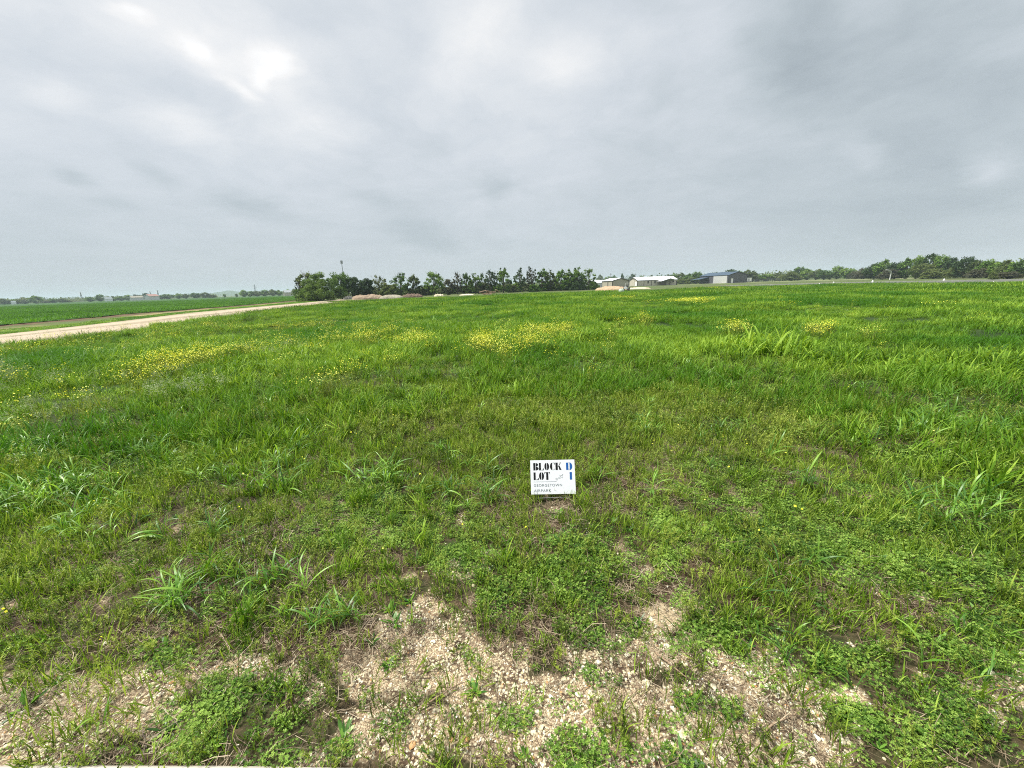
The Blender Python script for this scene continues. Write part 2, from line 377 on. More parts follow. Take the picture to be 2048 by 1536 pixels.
def build_ground():
    rr = [0.0, .35]
    while rr[-1] < 45: rr.append(rr[-1]*1.0115)
    while rr[-1] < 3600: rr.append(rr[-1]*1.05)
    rr = np.array(rr)
    aa = np.concatenate([np.linspace(-62, 62, 390), np.linspace(62, 298, 60)[1:-1]]); aa = np.radians(aa)
    R, A_ = np.meshgrid(rr, aa, indexing='ij'); x = R*np.sin(A_); y = R*np.cos(A_)
    z = relief(x, y)
    # the verge dips to the path and rises a little under the dirt windrow
    nr, na = R.shape
    k = masks(x, y)
    idx = np.arange(nr*na).reshape(nr, na)
    a = idx[:-1]; b = np.roll(idx, -1, 1)[:-1]; c = np.roll(idx, -1, 1)[1:]; d = idx[1:]
    F = np.stack([d, c, b, a], -1).reshape(-1, 4)
    r = k['r']; lush = poly_in(x, y, LUSH)
    dist_dirt = seg_dist(x, y, CROP_NEAR); dist_tan = seg_dist(x, y, DIRT_NEAR)
    far = sst(r, 5, 12)
    dull = np.where(lush, 0, 1)*sst(r, 14, 26)
    crop = poly_in(x, y, CROP)
    px, py = k['px'], k['py']
    dry = ((px > 1700)&(py > 543.5)&(py < 551.5)&(r > 60)&(y > 0)).astype(float)
    dirt = (1-sst(dist_dirt+1.2*(fbm(x, y, .5, 2, 2)-.5), 1.6, 3.0))*(r > 20)
    tan = (1-sst(dist_tan, 1.2, 3.0))*(r > 20)*sst(fbm(x, y, .12, 1, 3), .34, .50)
    at = dict(soil=k['soil'], gravel=k['gravel'], sand=k['sand'], farw=far, dull=dull, dry=dry, dirt=dirt, tan=tan)
    o = meshobj('ground', np.stack([x, y, z], -1), F, ground_mat(), smooth=True, attrs={q_: v_.ravel() for q_, v_ in at.items()})
    tag(o, kind='structure')
build_ground()
def strip(name, A, B, z, m_, n=14):
    """sheet between two edge lines, with its own fine grid"""
    def res(P, k=60):
        P = np.array(P); s = np.concatenate([[0], np.cumsum(np.linalg.norm(np.diff(P, axis=0), axis=1))]); u = np.linspace(0, 1, k)*s[-1]
        return np.stack([np.interp(u, s, P[:, i]) for i in range(3)], 1)
    a, b = res(A), res(B); k = len(a)
    V = np.array([a*(1-j/n)+b*(j/n) for j in range(n+1)]); V[..., 2] = z
    idx = np.arange((n+1)*k).reshape(n+1, k)
    F = np.stack([idx[:-1, :-1], idx[:-1, 1:], idx[1:, 1:], idx[1:, :-1]], -1).reshape(-1, 4)
    return tag(meshobj(name, V, F, m_, attrs={'across': np.repeat(np.arange(n+1)/n, k)}), kind='structure')
m_, t = mat('path_gravel'); pos = t.new('ShaderNodeNewGeometry').outputs['Position']
c = t.mix(t.mrange(t.noise(pos, .7, 6, .65), .3, .7), (.27, .215, .15), (.39, .32, .235))
c = t.mix(t.mrange(t.noise(pos, 9, 4, .7), .5, .75), c, (.24, .19, .13))
at = t.new('ShaderNodeAttribute'); at.attribute_name = 'across'
u = t.m('ADD', at.outputs['Fac'], t.m('MULTIPLY', t.m('SUBTRACT', t.noise(pos, .25, 3), .5), .16))
rut = t.ramp(u, [(0, .25), (.14, .1), (.24, .75), (.36, .75), (.46, 0), (.56, 0), (.64, .75), (.76, .75), (.86, .1), (1, .3)])
c = t.mix(t.m('MULTIPLY', rut, .55), c, (.47, .395, .29))
mid = t.ramp(u, [(0, 1), (.10, .2), (.2, 0), (.44, 0), (.5, .8), (.56, 0), (.82, 0), (.92, .3), (1, 1)])
c = t.mix(t.m('MULTIPLY', mid, t.mrange(t.noise(pos, 1.6, 5, .7), .40, .60)), c, (.10, .12, .045))
out(t, princ(t, c, .95, .1)); PATHM = m_
pa = strip('gravel_path', PATH_NEAR, PATH_FAR+[PATH_NEAR[-1]+np.array([1.5, 1.5, 0])], .13, PATHM)
pa.data.vertices.foreach_get('co', (co := np.zeros(len(pa.data.vertices)*3)))
co = co.reshape(-1, 3); co[:, 2] = np.maximum(relief(co[:, 0], co[:, 1])+.02, .06+0*co[:, 0])+.03*(1-sst(np.hypot(co[:, 0], co[:, 1]), 60, 90)); pa.data.vertices.foreach_set('co', co.ravel())
m_, t = mat('crop_soil'); pos = t.new('ShaderNodeNewGeometry').outputs['Position']
c = t.mix(t.mrange(t.noise(pos, .25, 5, .65), .3, .7), (.022, .060, .010), (.040, .095, .014))
out(t, princ(t, c, .9, .1))
Vc = np.array(CROP); Vc[:, 2] = .06
cr = tag(meshobj('crop_field', Vc, [tuple(range(len(Vc)))], m_), kind='structure')
m_, t = mat('asphalt'); pos = t.new('ShaderNodeNewGeometry').outputs['Position']
c = t.mix(t.mrange(t.noise(pos, .4, 5, .65), .3, .7), (.088, .092, .075), (.125, .128, .105))
out(t, princ(t, c, .9, .2)); ASPH = m_
strip('runway', RUN_N, RUN_F, .05, ASPH)
PAINT = plain('road_paint', (.72, .71, .66), .7)
def edge_line(A, off0, off1, z):
    A = [p.copy() for p in A]; B = []; D = []
    for i, p in enumerate(A):
        tv = A[min(i+1, len(A)-1)]-A[max(i-1, 0)]; nv = np.array([-tv[1], tv[0], 0])/np.linalg.norm(tv[:2])
        if nv@p < 0: nv = -nv
        B.append(p+nv*off0); D.append(p+nv*off1)
    return B, D
e1, e2 = edge_line(RUN_N, .8, 1.3, 0); strip('runway_line', e1, e2, .056, PAINT, 1)
e1, e2 = edge_line(RUN_F, -2.0, -1.4, 0); strip('runway_line', e1, e2, .056, PAINT, 1)
strip('taxiway', TAXI_N, TAXI_F, .05, plain('pale_dry_turf', (.22, .24, .11), .9, .1, .2, .2))
# concrete kerb of the road the photographer stands on
KERBM = plain('concrete', (.42, .38, .32), .9, .1, .15, 9)
k0 = gp(-1500, 1529, .03); k1 = gp(440, 1531.5, .03); k2 = gp(900, 1539, .03); k3 = gp(3400, 1565, .03)
mb = MB(); P = [k0, k1, k2, k3]; V = []
for p in P:
    for dy, z in ((0, -.12), (0, .03), (-.012, .042), (-.16, .042), (-.16, -.12)): V.append((p[0], p[1]+dy, z))
mb.add(V, [(i*5+j, i*5+(j+1) % 5, (i+1)*5+(j+1) % 5, (i+1)*5+j) for i in range(3) for j in range(5)])
tag(mb.build('kerb', KERBM), kind='structure')
mb = MB().add([(-14, -4, .02), (14, -4, .02), (14, .86, .02), (-14, .86, .02)], [(0, 1, 2, 3)])
tag(mb.build('road', ASPH), kind='structure')

# ------------------------------------------------------------------ plants: prototypes
def blades(n, rad, h, w_, lean=(.1, .5), curl=(.3, 1.2), seg=4, rng=None, base=None, az=None, wpow=1.0, tint=None, mid=.35):
    rng = rng or RNG
    if base is None:
        a = rng.random(n)*2*np.pi; r = rad*np.sqrt(rng.random(n)); base = np.stack([r*np.cos(a), r*np.sin(a), np.zeros(n)], 1)
    az = rng.random(n)*2*np.pi if az is None else az
    H_ = rng.uniform(h[0], h[1], n); W_ = rng.uniform(w_[0], w_[1], n)
    th0 = rng.uniform(*lean, n); cu = rng.uniform(*curl, n)
    d = np.stack([np.cos(az), np.sin(az)], 1); s_ = np.stack([-np.sin(az), np.cos(az)], 1)
    tw = rng.uniform(-.5, .5, n)
    p = base.copy(); V = np.zeros((n, seg+1, 2, 3))
    for i in range(seg+1):
        u = i/seg
        prof = (min(1, .45+u/mid*.55) if u < mid else max(.06, 1-((u-mid)/(1-mid))**1.6))
        ww = W_*prof*.5
        side = np.stack([s_[:, 0]*np.cos(tw*u)+0*u, s_[:, 1]*np.cos(tw*u), np.sin(tw*u)], 1)
        V[:, i, 0] = p-side*ww[:, None]; V[:, i, 1] = p+side*ww[:, None]
        th = th0+cu*((i+.5)/seg)**1.3
        st = H_/seg
        p = p+np.stack([d[:, 0]*np.sin(th)*st, d[:, 1]*np.sin(th)*st, np.cos(th)*st], 1)
    b0 = (np.arange(n)*(seg+1)*2)[:, None]+np.arange(seg)[None]*2
    F = np.stack([b0, b0+1, b0+3, b0+2], -1).reshape(-1, 4)
    tn = (rng.random(n) if tint is None else np.clip(tint+rng.normal(0, .12, n), 0, 1))
    return V.reshape(-1, 3), F, np.repeat(tn, (seg+1)*2)
def quads(C, size, nrm=None, rng=None, aspect=(.5, 1.0), flat=0.0):
    """one leaf-sized pointed face round each centre"""
    rng = rng or RNG; n = len(C)
    N = rng.normal(size=(n, 3)); N[:, 2] = np.abs(N[:, 2])+flat
    if nrm is not None: N = N*.6+nrm
    N /= np.linalg.norm(N, axis=1)[:, None]
    a = np.cross(N, rng.normal(size=(n, 3))); a /= np.linalg.norm(a, axis=1)[:, None]; b = np.cross(N, a)
    s = (np.asarray(size)*np.ones(n))[:, None]*.5; k = rng.uniform(*aspect, n)[:, None]
    V = np.stack([C-a*s, C-b*s*k+a*s*.1, C+a*s, C+b*s*k-a*s*.1], 1).reshape(-1, 3)
    return V, np.arange(n*4).reshape(n, 4)
def join(parts):
    """parts: list of (V, F, tint, material index) -> one set of arrays"""
    V = []; F = []; T = []; I = []; k = 0
    for p in parts:
        v, f, tn, mi = p; V.append(v); F.append(f+k); k += len(v)
        T.append(np.ones(len(v))*tn); I.append(np.full(len(f), mi))
    return np.concatenate(V), np.concatenate(F), np.concatenate(T), np.concatenate(I)
def proto(name, parts, mats):
    V, F, T, I = join(parts)
    return meshobj(name, V, F, mats, midx=I, attrs={'tint': T}, link=False, smooth=False)

def scatter(name, protos, P, scl, idx, tilt=0.12, yaw=None, zscale=None):
    """one object: every point carries one of the prototypes"""
    P = np.asarray(P); k_ = ~((np.abs(P[:, 0]-.31) < .20)&(P[:, 1] > 2.78)&(P[:, 1] < 3.0)&(RNG.random(len(P)) < .85))   # trodden strip at the sign's foot
    if 'pebbles' not in name and 'litter' not in name: P, scl, idx = P[k_], scl[k_], idx[k_]
    n = len(P)
    me = bpy.data.meshes.new(name); me.vertices.add(n); me.vertices.foreach_set('co', np.asarray(P, np.float32).ravel())
    rot = np.stack([RNG.normal(0, tilt, n), RNG.normal(0, tilt, n), RNG.random(n)*2*np.pi if yaw is None else yaw], 1)
    sc = np.stack([scl, scl, scl*(zscale if zscale is not None else 1)], 1)
    for nm, ty, v in (('rot', 'FLOAT_VECTOR', rot), ('scl', 'FLOAT_VECTOR', sc)):
        a = me.attributes.new(nm, ty, 'POINT'); a.data.foreach_set('vector', v.astype(np.float32).ravel())
    a = me.attributes.new('idx', 'INT', 'POINT'); a.data.foreach_set('value', idx.astype(np.int32))
    o = bpy.data.objects.new(name, me); COL.objects.link(o)
    g = bpy.data.node_groups.new(name+'_nodes', 'GeometryNodeTree')
    g.interface.new_socket('Geometry', in_out='INPUT', socket_type='NodeSocketGeometry')
    g.interface.new_socket('Geometry', in_out='OUTPUT', socket_type='NodeSocketGeometry')
    gi = g.nodes.new('NodeGroupInput'); go = g.nodes.new('NodeGroupOutput')
    J = g.nodes.new('GeometryNodeJoinGeometry')
    for pr in protos:
        oi = g.nodes.new('GeometryNodeObjectInfo'); oi.inputs[0].default_value = pr
        ti = g.nodes.new('GeometryNodeGeometryToInstance'); g.links.new(oi.outputs['Geometry'], ti.inputs[0]); g.links.new(ti.outputs[0], J.inputs[0])
    ip = g.nodes.new('GeometryNodeInstanceOnPoints'); ip.inputs['Pick Instance'].default_value = True
    def na(nm, ty):
        x = g.nodes.new('GeometryNodeInputNamedAttribute'); x.data_type = ty; x.inputs[0].default_value = nm; return x.outputs[0]
    g.links.new(gi.outputs[0], ip.inputs['Points']); g.links.new(J.outputs[0], ip.inputs['Instance'])
    g.links.new(na('idx', 'INT'), ip.inputs['Instance Index']); g.links.new(na('rot', 'FLOAT_VECTOR'), ip.inputs['Rotation']); g.links.new(na('scl', 'FLOAT_VECTOR'), ip.inputs['Scale'])
    g.links.new(ip.outputs[0], go.inputs[0])
    md = o.modifiers.new('scatter', 'NODES'); md.node_group = g
    return tag(o, kind='stuff')

GRASS = leafmat('grass_blade', (.045, .110, .006), (.120, .235, .012), (.31, .45, .055), .28, spec=.12, wsc=.30, hue=((.060, .165, .010), .16))
NEARG = leafmat('short_grass_blade', (.042, .085, .007), (.145, .245, .015), (.34, .45, .07), .30, spec=.12, wsc=1.2)
BROAD = leafmat('broad_grass_blade', (.032, .105, .010), (.095, .225, .018), (.25, .43, .055), .32, wsc=1.0, rough=.42, spec=.45)
CLOV = leafmat('clover_leaf', (.028, .075, .008), (.100, .205, .020), (.30, .44, .08), .25, wsc=1.5)
WEED = leafmat('weed_leaf', (.042, .075, .010), (.155, .215, .022), (.33, .39, .065), .25, wsc=1.2)
CROPM = leafmat('crop_blade', (.035, .105, .008), (.075, .20, .014), (.13, .29, .03), .3, wsc=.1)
STRAW = leafmat('straw', (.045, .028, .016), (.125, .088, .052), (.33, .265, .175), 0, wsc=2)
OAT = leafmat('oat_head', (.16, .22, .10), (.26, .32, .17), (.36, .42, .25), .3, wsc=1)
DOCK = leafmat('dock_head', (.09, .08, .035), (.13, .115, .05), (.17, .15, .07), .1, wsc=1)
YEL = leafmat('yellow_petal', (.74, .71, .03), (.86, .85, .08), (.92, .93, .22), .25, wsc=1, tcol=1.1)
BUD = leafmat('pale_bud', (.20, .28, .05), (.33, .42, .08), (.48, .52, .14), .2, wsc=1, tcol=1.1)
STONE_M, t = mat('limestone'); rnd = t.new('ShaderNodeObjectInfo').outputs['Random']; pos = t.new('ShaderNodeNewGeometry').outputs['Position']
c = t.ramp(rnd, [(0, (.19, .145, .09)), (.10, (.42, .345, .21)), (.4, (.60, .545, .36)), (.75, (.72, .68, .50)), (.93, (.80, .78, .66)), (.97, (.50, .27, .10)), (1, (.42, .20, .07))])
c = t.mix(t.mrange(t.noise(pos, 90, 4, .6), .4, .75), c, (.34, .26, .16))
out(t, princ(t, c, .9, .15, bump=t.noise(pos, 220, 3, .6), bstr=.4, bdist=.004))

rg = np.random.default_rng(11)
P_near = [proto('grass_tuft', [(*blades(int(rg.integers(9, 15)), .04, (.04, .13), (.003, .0062), (.0, .5), (.2, 1.0), 4, rg), 0)], [NEARG]) for _ in range(7)]
P_mid = [proto('grass_tuft', [(*blades(20, .075, (.09, .32), (.007, .015), (.0, .5), (.3, 1.5), 4, rg), 0)], [GRASS]) for _ in range(6)]
P_far = [proto('grass_patch', [(*blades(120, .38, (.12, .34), (.009, .021), (.0, .6), (.5, 1.9), 3, rg), 0)], [GRASS]) for _ in range(6)]
P_vfar = [proto('grass_patch', [(*blades(330, 1.7, (.14, .36), (.028, .06), (.0, .5), (.2, 1.3), 2, rg), 0)], [GRASS]) for _ in range(5)]
P_crop = [proto('crop_patch', [(*blades(260, 1.8, (.14, .30), (.03, .06), (.0, .5), (.2, 1.3), 2, rg), 0)], [CROPM]) for _ in range(4)]
def johnson(rng, n):
    parts = []
    for _ in range(int(rng.integers(2, 5))):
        b = rng.normal(0, .03, 3); b[2] = 0; az = rng.random()*6.28; ln = rng.uniform(.0, .4); hh = rng.uniform(.06, .17)
        top = b+np.array([math.cos(az)*math.sin(ln), math.sin(az)*math.sin(ln), math.cos(ln)])*hh
        k = max(3, n//3)
        u = np.linspace(.05, 1, k)[:, None]
        base = b+(top-b)*u
        parts.append((*blades(k, 0, (.16, .36), (.009, .018), (.15, .8), (.7, 2.3), 8, rng, base=base, mid=.4), 0))
        parts.append((*blades(2, .0, (hh*1.0, hh*1.15), (.006, .008), (ln, ln+.05), (0, .1), 2, rng, base=np.stack([b, b]), az=np.array([az, az+.01])), 0))
    return parts
P_john = [proto('broad_grass', johnson(rg, int(rg.integers(9, 16))), [BROAD]) for _ in range(8)]
def clover(rng, n, rad, hh):
    a = rng.random(n)*6.283; r = rad*np.sqrt(rng.random(n)); z = rng.uniform(.25, 1, n)*hh*(1-.5*(r/rad)**2)
    C = np.stack([r*np.cos(a), r*np.sin(a), z], 1); V = []; 
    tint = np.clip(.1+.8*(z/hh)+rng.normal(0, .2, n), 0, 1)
    parts = []
    nl = 6; L = rng.uniform(.006, .013, n); a0 = rng.random(n)*6.28
    for j in range(nl):
        an = a0+j*2*np.pi/nl+rng.normal(0, .2, n); el = rng.uniform(.1, .8, n)
        d = np.stack([np.cos(an)*np.cos(el), np.sin(an)*np.cos(el), np.sin(el)], 1)*L[:, None]; s = np.stack([-np.sin(an), np.cos(an), 0*an], 1)*(L*.22)[:, None]
        V.append(np.stack([C, C+d*.55-s, C+d, C+d*.55+s], 1))
    V = np.stack(V, 1).reshape(-1, 3); F = np.arange(len(V)).reshape(-1, 4)
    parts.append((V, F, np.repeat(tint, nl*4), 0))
    m = max(3, n//5); sel = np.argsort(-z)[:m]
    v, f = quads(C[sel]+[0, 0, .006], .006, rng=rng, aspect=(.8, 1)); parts.append((v, f, .5, 1))
    k = n//3; parts.append((*blades(k, rad, (hh*.6, hh*1.1), (.0015, .0025), (0, .6), (0, .6), 2, rng), 0))
    return parts
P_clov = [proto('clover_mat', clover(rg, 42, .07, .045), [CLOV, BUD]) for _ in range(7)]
def featherweed(rng):
    parts = []
    for _ in range(int(rng.integers(3, 7))):
        b = rng.normal(0, .02, 3); b[2] = 0; az = rng.random()*6.28; ln = rng.uniform(0, .45); hh = rng.uniform(.05, .13)
        ax = np.array([math.cos(az)*math.sin(ln), math.sin(az)*math.sin(ln), math.cos(ln)])
        k = 26; u = np.sort(rng.uniform(.15, 1, k))[:, None]; base = b+ax*hh*u
        parts.append((*blades(k, 0, (.007, .018), (.0025, .0045), (.4, 1.1), (0, .6), 2, rng, base=base, mid=.5), 0))
        parts.append((*blades(1, 0, (hh, hh*1.01), (.0018, .0022), (ln, ln+.01), (0, .05), 2, rng, base=b[None], az=np.array([az])), 0))
    return parts
P_weed = [proto('feathery_weed', featherweed(rg), [WEED]) for _ in range(6)]
P_ros = [proto('rosette_weed', [(*blades(int(rg.integers(7, 13)), .006, (.03, .075), (.010, .018), (.6, 1.3), (0, .5), 4, rg, mid=.6), 0)], [BROAD]) for _ in range(4)]
def litter(rng, n, L, w_):
    V = []; 
    for _ in range(n):
        c = np.array([*rng.normal(0, .07, 2), rng.uniform(.002, .02)]); a = rng.random()*6.28; l = rng.uniform(*L); ww = rng.uniform(*w_)
        d = np.array([math.cos(a), math.sin(a), rng.normal(0, .16)]); s = np.array([-math.sin(a), math.cos(a), 0]); bend = rng.normal(0, .12)*l
        q_ = [c-d*l/2, c+s*bend, c+d*l/2]
        for i in range(2): V += [q_[i]-s*ww/2, q_[i]+s*ww/2, q_[i+1]+s*ww/2, q_[i+1]-s*ww/2]
    V = np.array(V); return V, np.arange(len(V)).reshape(-1, 4), np.repeat(np.clip(rng.normal(.5, .28, n), 0, 1), 8)
P_lit = [proto('dry_litter', [(*litter(rg, 22, (.03, .13), (.0012, .003)), 0)], [STRAW]) for _ in range(6)]
P_dead = [proto('dead_tuft', [(*blades(40, .04, (.03, .10), (.0015, .003), (.1, 1.2), (.2, 1.2), 3, rg, tint=.15), 0)], [STRAW]) for _ in range(4)]
def pebble(rng):
    import bmesh
    bm = bmesh.new(); bmesh.ops.create_icosphere(bm, subdivisions=2, radius=1)
    fl = rng.uniform(.35, .65); st = rng.uniform(.55, .95); ph = rng.random(6)*6.28
    cuts = rng.normal(size=(7, 3)); cuts /= np.linalg.norm(cuts, axis=1)[:, None]; cd_ = rng.uniform(.42, .78, 7)
    for v in bm.verts:
        p = np.array(v.co)
        for c_, dd in zip(cuts, cd_):
            o_ = p@c_
            if o_ > dd: p = p-c_*(o_-dd)
        v.co = (p[0], p[1]*st, p[2]*fl)
    me = bpy.data.meshes.new('pebble'); bm.to_mesh(me); bm.free(); me.materials.append(STONE_M)
    return bpy.data.objects.new('pebble', me)
P_peb = [pebble(rg) for _ in range(8)]
def mustard(rng, hh, n, fs, rad=.16, green=True):
    parts = []; a = rng.random(n)*6.283; r = rad*np.sqrt(rng.random(n)); z = hh*rng.uniform(.66, 1.05, n)
    C = np.stack([r*np.cos(a)*1.5, r*np.sin(a)*1.5, z], 1)
    v, f = quads(C, fs*rng.uniform(.7, 1.3, n), rng=rng, aspect=(.7, 1), flat=.6); parts.append((v, f, rng.random(), 1))
    if green: parts.append((*blades(22, rad*.7, (hh*.55, hh*.98), (.004, .008), (.0, .35), (0, .3), 3, rng), 0))
    if green: v, f = quads(C*[1, 1, .55]*rng.uniform(.5, 1, (n, 1)), .05, rng=rng, aspect=(.3, .5)); parts.append((v, f, .4, 0))
    return parts
P_mus = [proto('mustard_plant', mustard(rg, .42, 32, .021), [WEED, YEL]) for _ in range(5)]
P_musf = [proto('mustard_patch', mustard(rg, .42, 50, .045, .6), [WEED, YEL]) for _ in range(4)]
P_bloom = [proto('yellow_flower', mustard(rg, .11, 2, .014, .02, False)+[(*blades(5, .02, (.07, .12), (.0015, .003), (0, .4), (0, .4), 3, rg), 0)], [WEED, YEL]) for _ in range(4)]
def headed(rng, hh, n, mi, hs):
    parts = [(*blades(n, .09, (hh*.8, hh*1.1), (.003, .005), (.0, .25), (.1, .6), 4, rng), 0)]
    V = parts[0][0].reshape(n, 5, 2, 3)[:, 4].mean(1); C = np.repeat(V, 12, 0)+rng.normal(0, hs, (n*12, 3))*[1, 1, 2.2]
    v, f = quads(C, .022, rng=rng, aspect=(.3, .5)); parts.append((v, f, rng.random(), 1)); return parts
P_oat = [proto('oat_grass', headed(rg, .36, 12, 1, .016), [GRASS, OAT]) for _ in range(4)]
P_dock = [proto('dock_weed', headed(rg, .50, 4, 1, .025)+[(*blades(10, .05, (.1, .3), (.01, .02), (.1, .7), (.2, .9), 3, rg), 0)], [GRASS, DOCK]) for _ in range(4)]

# ------------------------------------------------------------------ plants: where they grow
def wedge(dens, r0, r1, amax=61.0, rng=RNG):
    A_ = math.radians(amax); n = int(dens*A_*(r1*r1-r0*r0))
    r = np.sqrt(rng.uniform(r0*r0, r1*r1, n)); a = rng.uniform(-A_, A_, n)
    return r*np.sin(a), r*np.cos(a)
def place(x, y, keep):
    x, y = x[keep], y[keep]; return np.stack([x, y, relief(x, y)], 1)
def put(name, protos, P, s0, s1, tilt=.12, zs=None, fn=None):
    n = len(P)
    if n == 0: return
    s = RNG.uniform(s0, s1, n)
    if fn is not None: s = s*fn
    return scatter(name, protos, P, s, RNG.integers(0, len(protos), n), tilt, zscale=zs)
U01 = lambda x: RNG.random(len(x))
JOHN = [(370,1180,70,60),(470,1165,90,50),(560,1200,70,60),(650,1240,70,40),(420,1240,60,30,0,.7),(100,1010,130,55),(170,1060,90,40),(480,975,70,26),(560,960,60,26),(200,950,60,24),
        (1560,1150,70,60),(1500,1180,50,50),(1480,1230,50,40,0,.6),(1950,1040,80,50),(1880,1010,60,40),(1850,860,70,26),(1720,880,50,20),(1640,1220,60,30,0,.6),(1930,1375,70,60),(1800,1330,60,50,0,.7),
        (1700,1400,90,70,0,.5),(1100,1060,60,60,0,.6),(1060,1130,40,60,0,.6),(900,920,60,22,0,.8),(760,960,70,26,0,.7),(960,990,60,30,0,.5),(310,900,60,18),(60,910,70,20),(600,900,50,16),(1300,860,60,16,0,.7),
        (1600,980,50,20,0,.6),(1430,880,60,20,0,.7),(2000,870,70,26),(870,1040,50,26,0,.5),(380,1090,60,22,0,.6),(1180,960,30,26,0,.6),(1200,1010,40,26,0,.5)]
OLIVE = [(1150,880,480,80),(1450,860,200,50),(950,900,200,60),(450,1060,260,60,0,.6),(1500,920,120,30)]
# near turf, 0.9 to 6 m
x, y = wedge(640, .95, 3.6); k = masks(x, y); fb = fbm(x, y, 2.2, 1, 3)
dens = .32+.55*sst(fb, .38, .60); dens = dens*(1-.48*k['gravel'])*(1-.95*k['sand'])*(1-.6*k['soil'])*(1-.35*k['clover'])
dens = dens*(.55+.45*sst(1350-k['py'], 0, 250))
p = place(x, y, U01(x) < dens); put('short_grass', P_near, p, .55, 1.25, .2)
x, y = wedge(330, 3.6, 7.5); k = masks(x, y); fb = fbm(x, y, 1.6, 1, 3)
dens = (.50+.50*sst(fb, .36, .6))*(1-.9*k['gravel'])*(1-.6*k['soil'])*(1-.25*k['clover'])
p = place(x, y, U01(x) < dens); put('short_grass', P_near, p, .8, 1.7, .2)
# green lawn-like taller tufts
def lushness(x, y, k):
    return sst(fbm(x, y, .55, 3, 3)+.16*sst(k['r'], 3.2, 6)-.30*blob(k['px'], k['py'], OLIVE), .44, .66)
x, y = wedge(60, 2.1, 5.0); k = masks(x, y); L = lushness(x, y, k)
dens = (.04+.8*L)*(1-k['gravel'])*(1-k['sand'])*(1-.8*k['soil'])*(1-.55*k['clover'])*sst(1400-k['py'], 0, 300)
p = place(x, y, U01(x) < dens); put('grass', P_mid, p, .35, .85, .15)
x, y = wedge(44, 5.0, 16); k = masks(x, y); L = lushness(x, y, k)
dens = (.48+.52*L)*(1-k['gravel'])*(1-.85*k['soil'])*(1-.55*k['clover'])
keep = (U01(x) < dens)&poly_in(x, y, LUSH); Lk = L[keep]
p = place(x, y, keep); put('grass', P_mid, p, .45, 1.25, .15, fn=.62+.55*Lk)
MOWN = [(1900,705,260,24),(1700,690,120,8),(1560,630,160,6),(1330,634,90,5),(1990,640,120,8)]
x, y = wedge(6.5, 9.5, 48); kk = masks(x, y); keep = poly_in(x, y, LUSH); fb = fbm(x, y, .22, 2, 4)
p = place(x, y, keep); put('grass', P_far, p, .5, 1.35, .08, fn=((.55+.75*sst(fb, .3, .66))*(1-.5*blob(kk['px'], kk['py'], MOWN))*(1+.6*blob(kk['px'], kk['py'], [(1522,708,46,22),(1020,735,60,6),(830,805,40,14),(1480,700,30,10)])))[keep])
x, y = wedge(.75, 44, 165); keep = poly_in(x, y, LUSH); fb = fbm(x, y, .08, 2, 4)
p = place(x, y, keep); put('grass', P_vfar, p, .6, 1.35, .05, fn=(.55+.65*sst(fb, .3, .66))[keep])
# clover mats
x, y = wedge(660, .95, 5.2); k = masks(x, y)
dens = k['clover']*(.12+.95*sst(fbm(x, y, 3.3, 2, 3), .34, .60))+.10*(1-.6*k['gravel'])
keep = U01(x) < dens; p = place(x, y, keep); put('clover', P_clov, p, .6, 1.15, .3, fn=(.65+.6*fbm(x, y, 2, 1, 2)*k['clover'])[keep])
x, y = wedge(170, 5.2, 11); k = masks(x, y)
dens = k['clover']*.8+.16*(fbm(x, y, .6, 1, 2) > .55)
p = place(x, y, U01(x) < dens); put('clover', P_clov, p, 1.1, 2.2, .25)
# feathery weeds, rosettes, litter, dead tufts
x, y = wedge(230, .95, 4.5); k = masks(x, y); ol = blob(k['px'], k['py'], OLIVE)
dens = (.30+.6*ol+.35*(fbm(x, y, 2.5, 3, 2) > .50))*(1-.50*k['gravel'])*(1-.9*k['sand'])*(1-.5*k['clover'])
p = place(x, y, U01(x) < dens); put('weeds', P_weed, p, .6, 1.35, .25)
x, y = wedge(95, 4.5, 10); k = masks(x, y); ol = blob(k['px'], k['py'], OLIVE)
dens = (.25+.75*ol)*(1-.5*k['clover']); p = place(x, y, U01(x) < dens); put('weeds', P_weed, p, 1.0, 2.2, .2)
x, y = wedge(16, .95, 5); k = masks(x, y); p = place(x, y, U01(x) < .6*(1-.7*k['sand'])); put('rosette_weeds', P_ros, p, .6, 1.3, .2)
x, y = wedge(330, .95, 6); k = masks(x, y)
dens = .15+.42*k['soil']-.11*k['gravel']-.14*k['clover']+.25*(fbm(x, y, 1.7, 0, 2) > .57); p = place(x, y, U01(x) < dens); put('dry_litter', P_lit, p, .6, 1.25, .1)
x, y = wedge(46, .95, 6); k = masks(x, y)
dens = .08+.65*k['soil']+.45*k['gravel']*(fbm(x, y, 3, 1, 2) > .56); p = place(x, y, U01(x) < dens); put('dead_grass', P_dead, p, .5, 1.1, .2)
# broad-leaved grass clumps
x, y = wedge(52, 1.2, 9); k = masks(x, y); jm = blob(k['px'], k['py'], JOHN)
dens = jm*.95+.012+.03*(k['r'] > 3.2)+.05*(k['px'] > 1350)*(k['py'] > 1200)
keep = (U01(x) < dens)&(k['sand'] < .5)&~((np.abs(x-.33) < .30)&(y > 2.35)&(y < 3.05)); p = place(x, y, keep); d_ = np.hypot(p[:, 0], p[:, 1]); put('broad_grass', P_john, p, .5, 1.0, .15, fn=np.clip(.45+.12*d_, .5, .85))
x, y = wedge(1.2, 7, 30); fb = fbm(x, y, .35, 0, 3); keep = (U01(x) < .15+.75*(fb > .58))&poly_in(x, y, LUSH)
p = place(x, y, keep); put('broad_grass', P_john, p, .6, 1.1, .15)
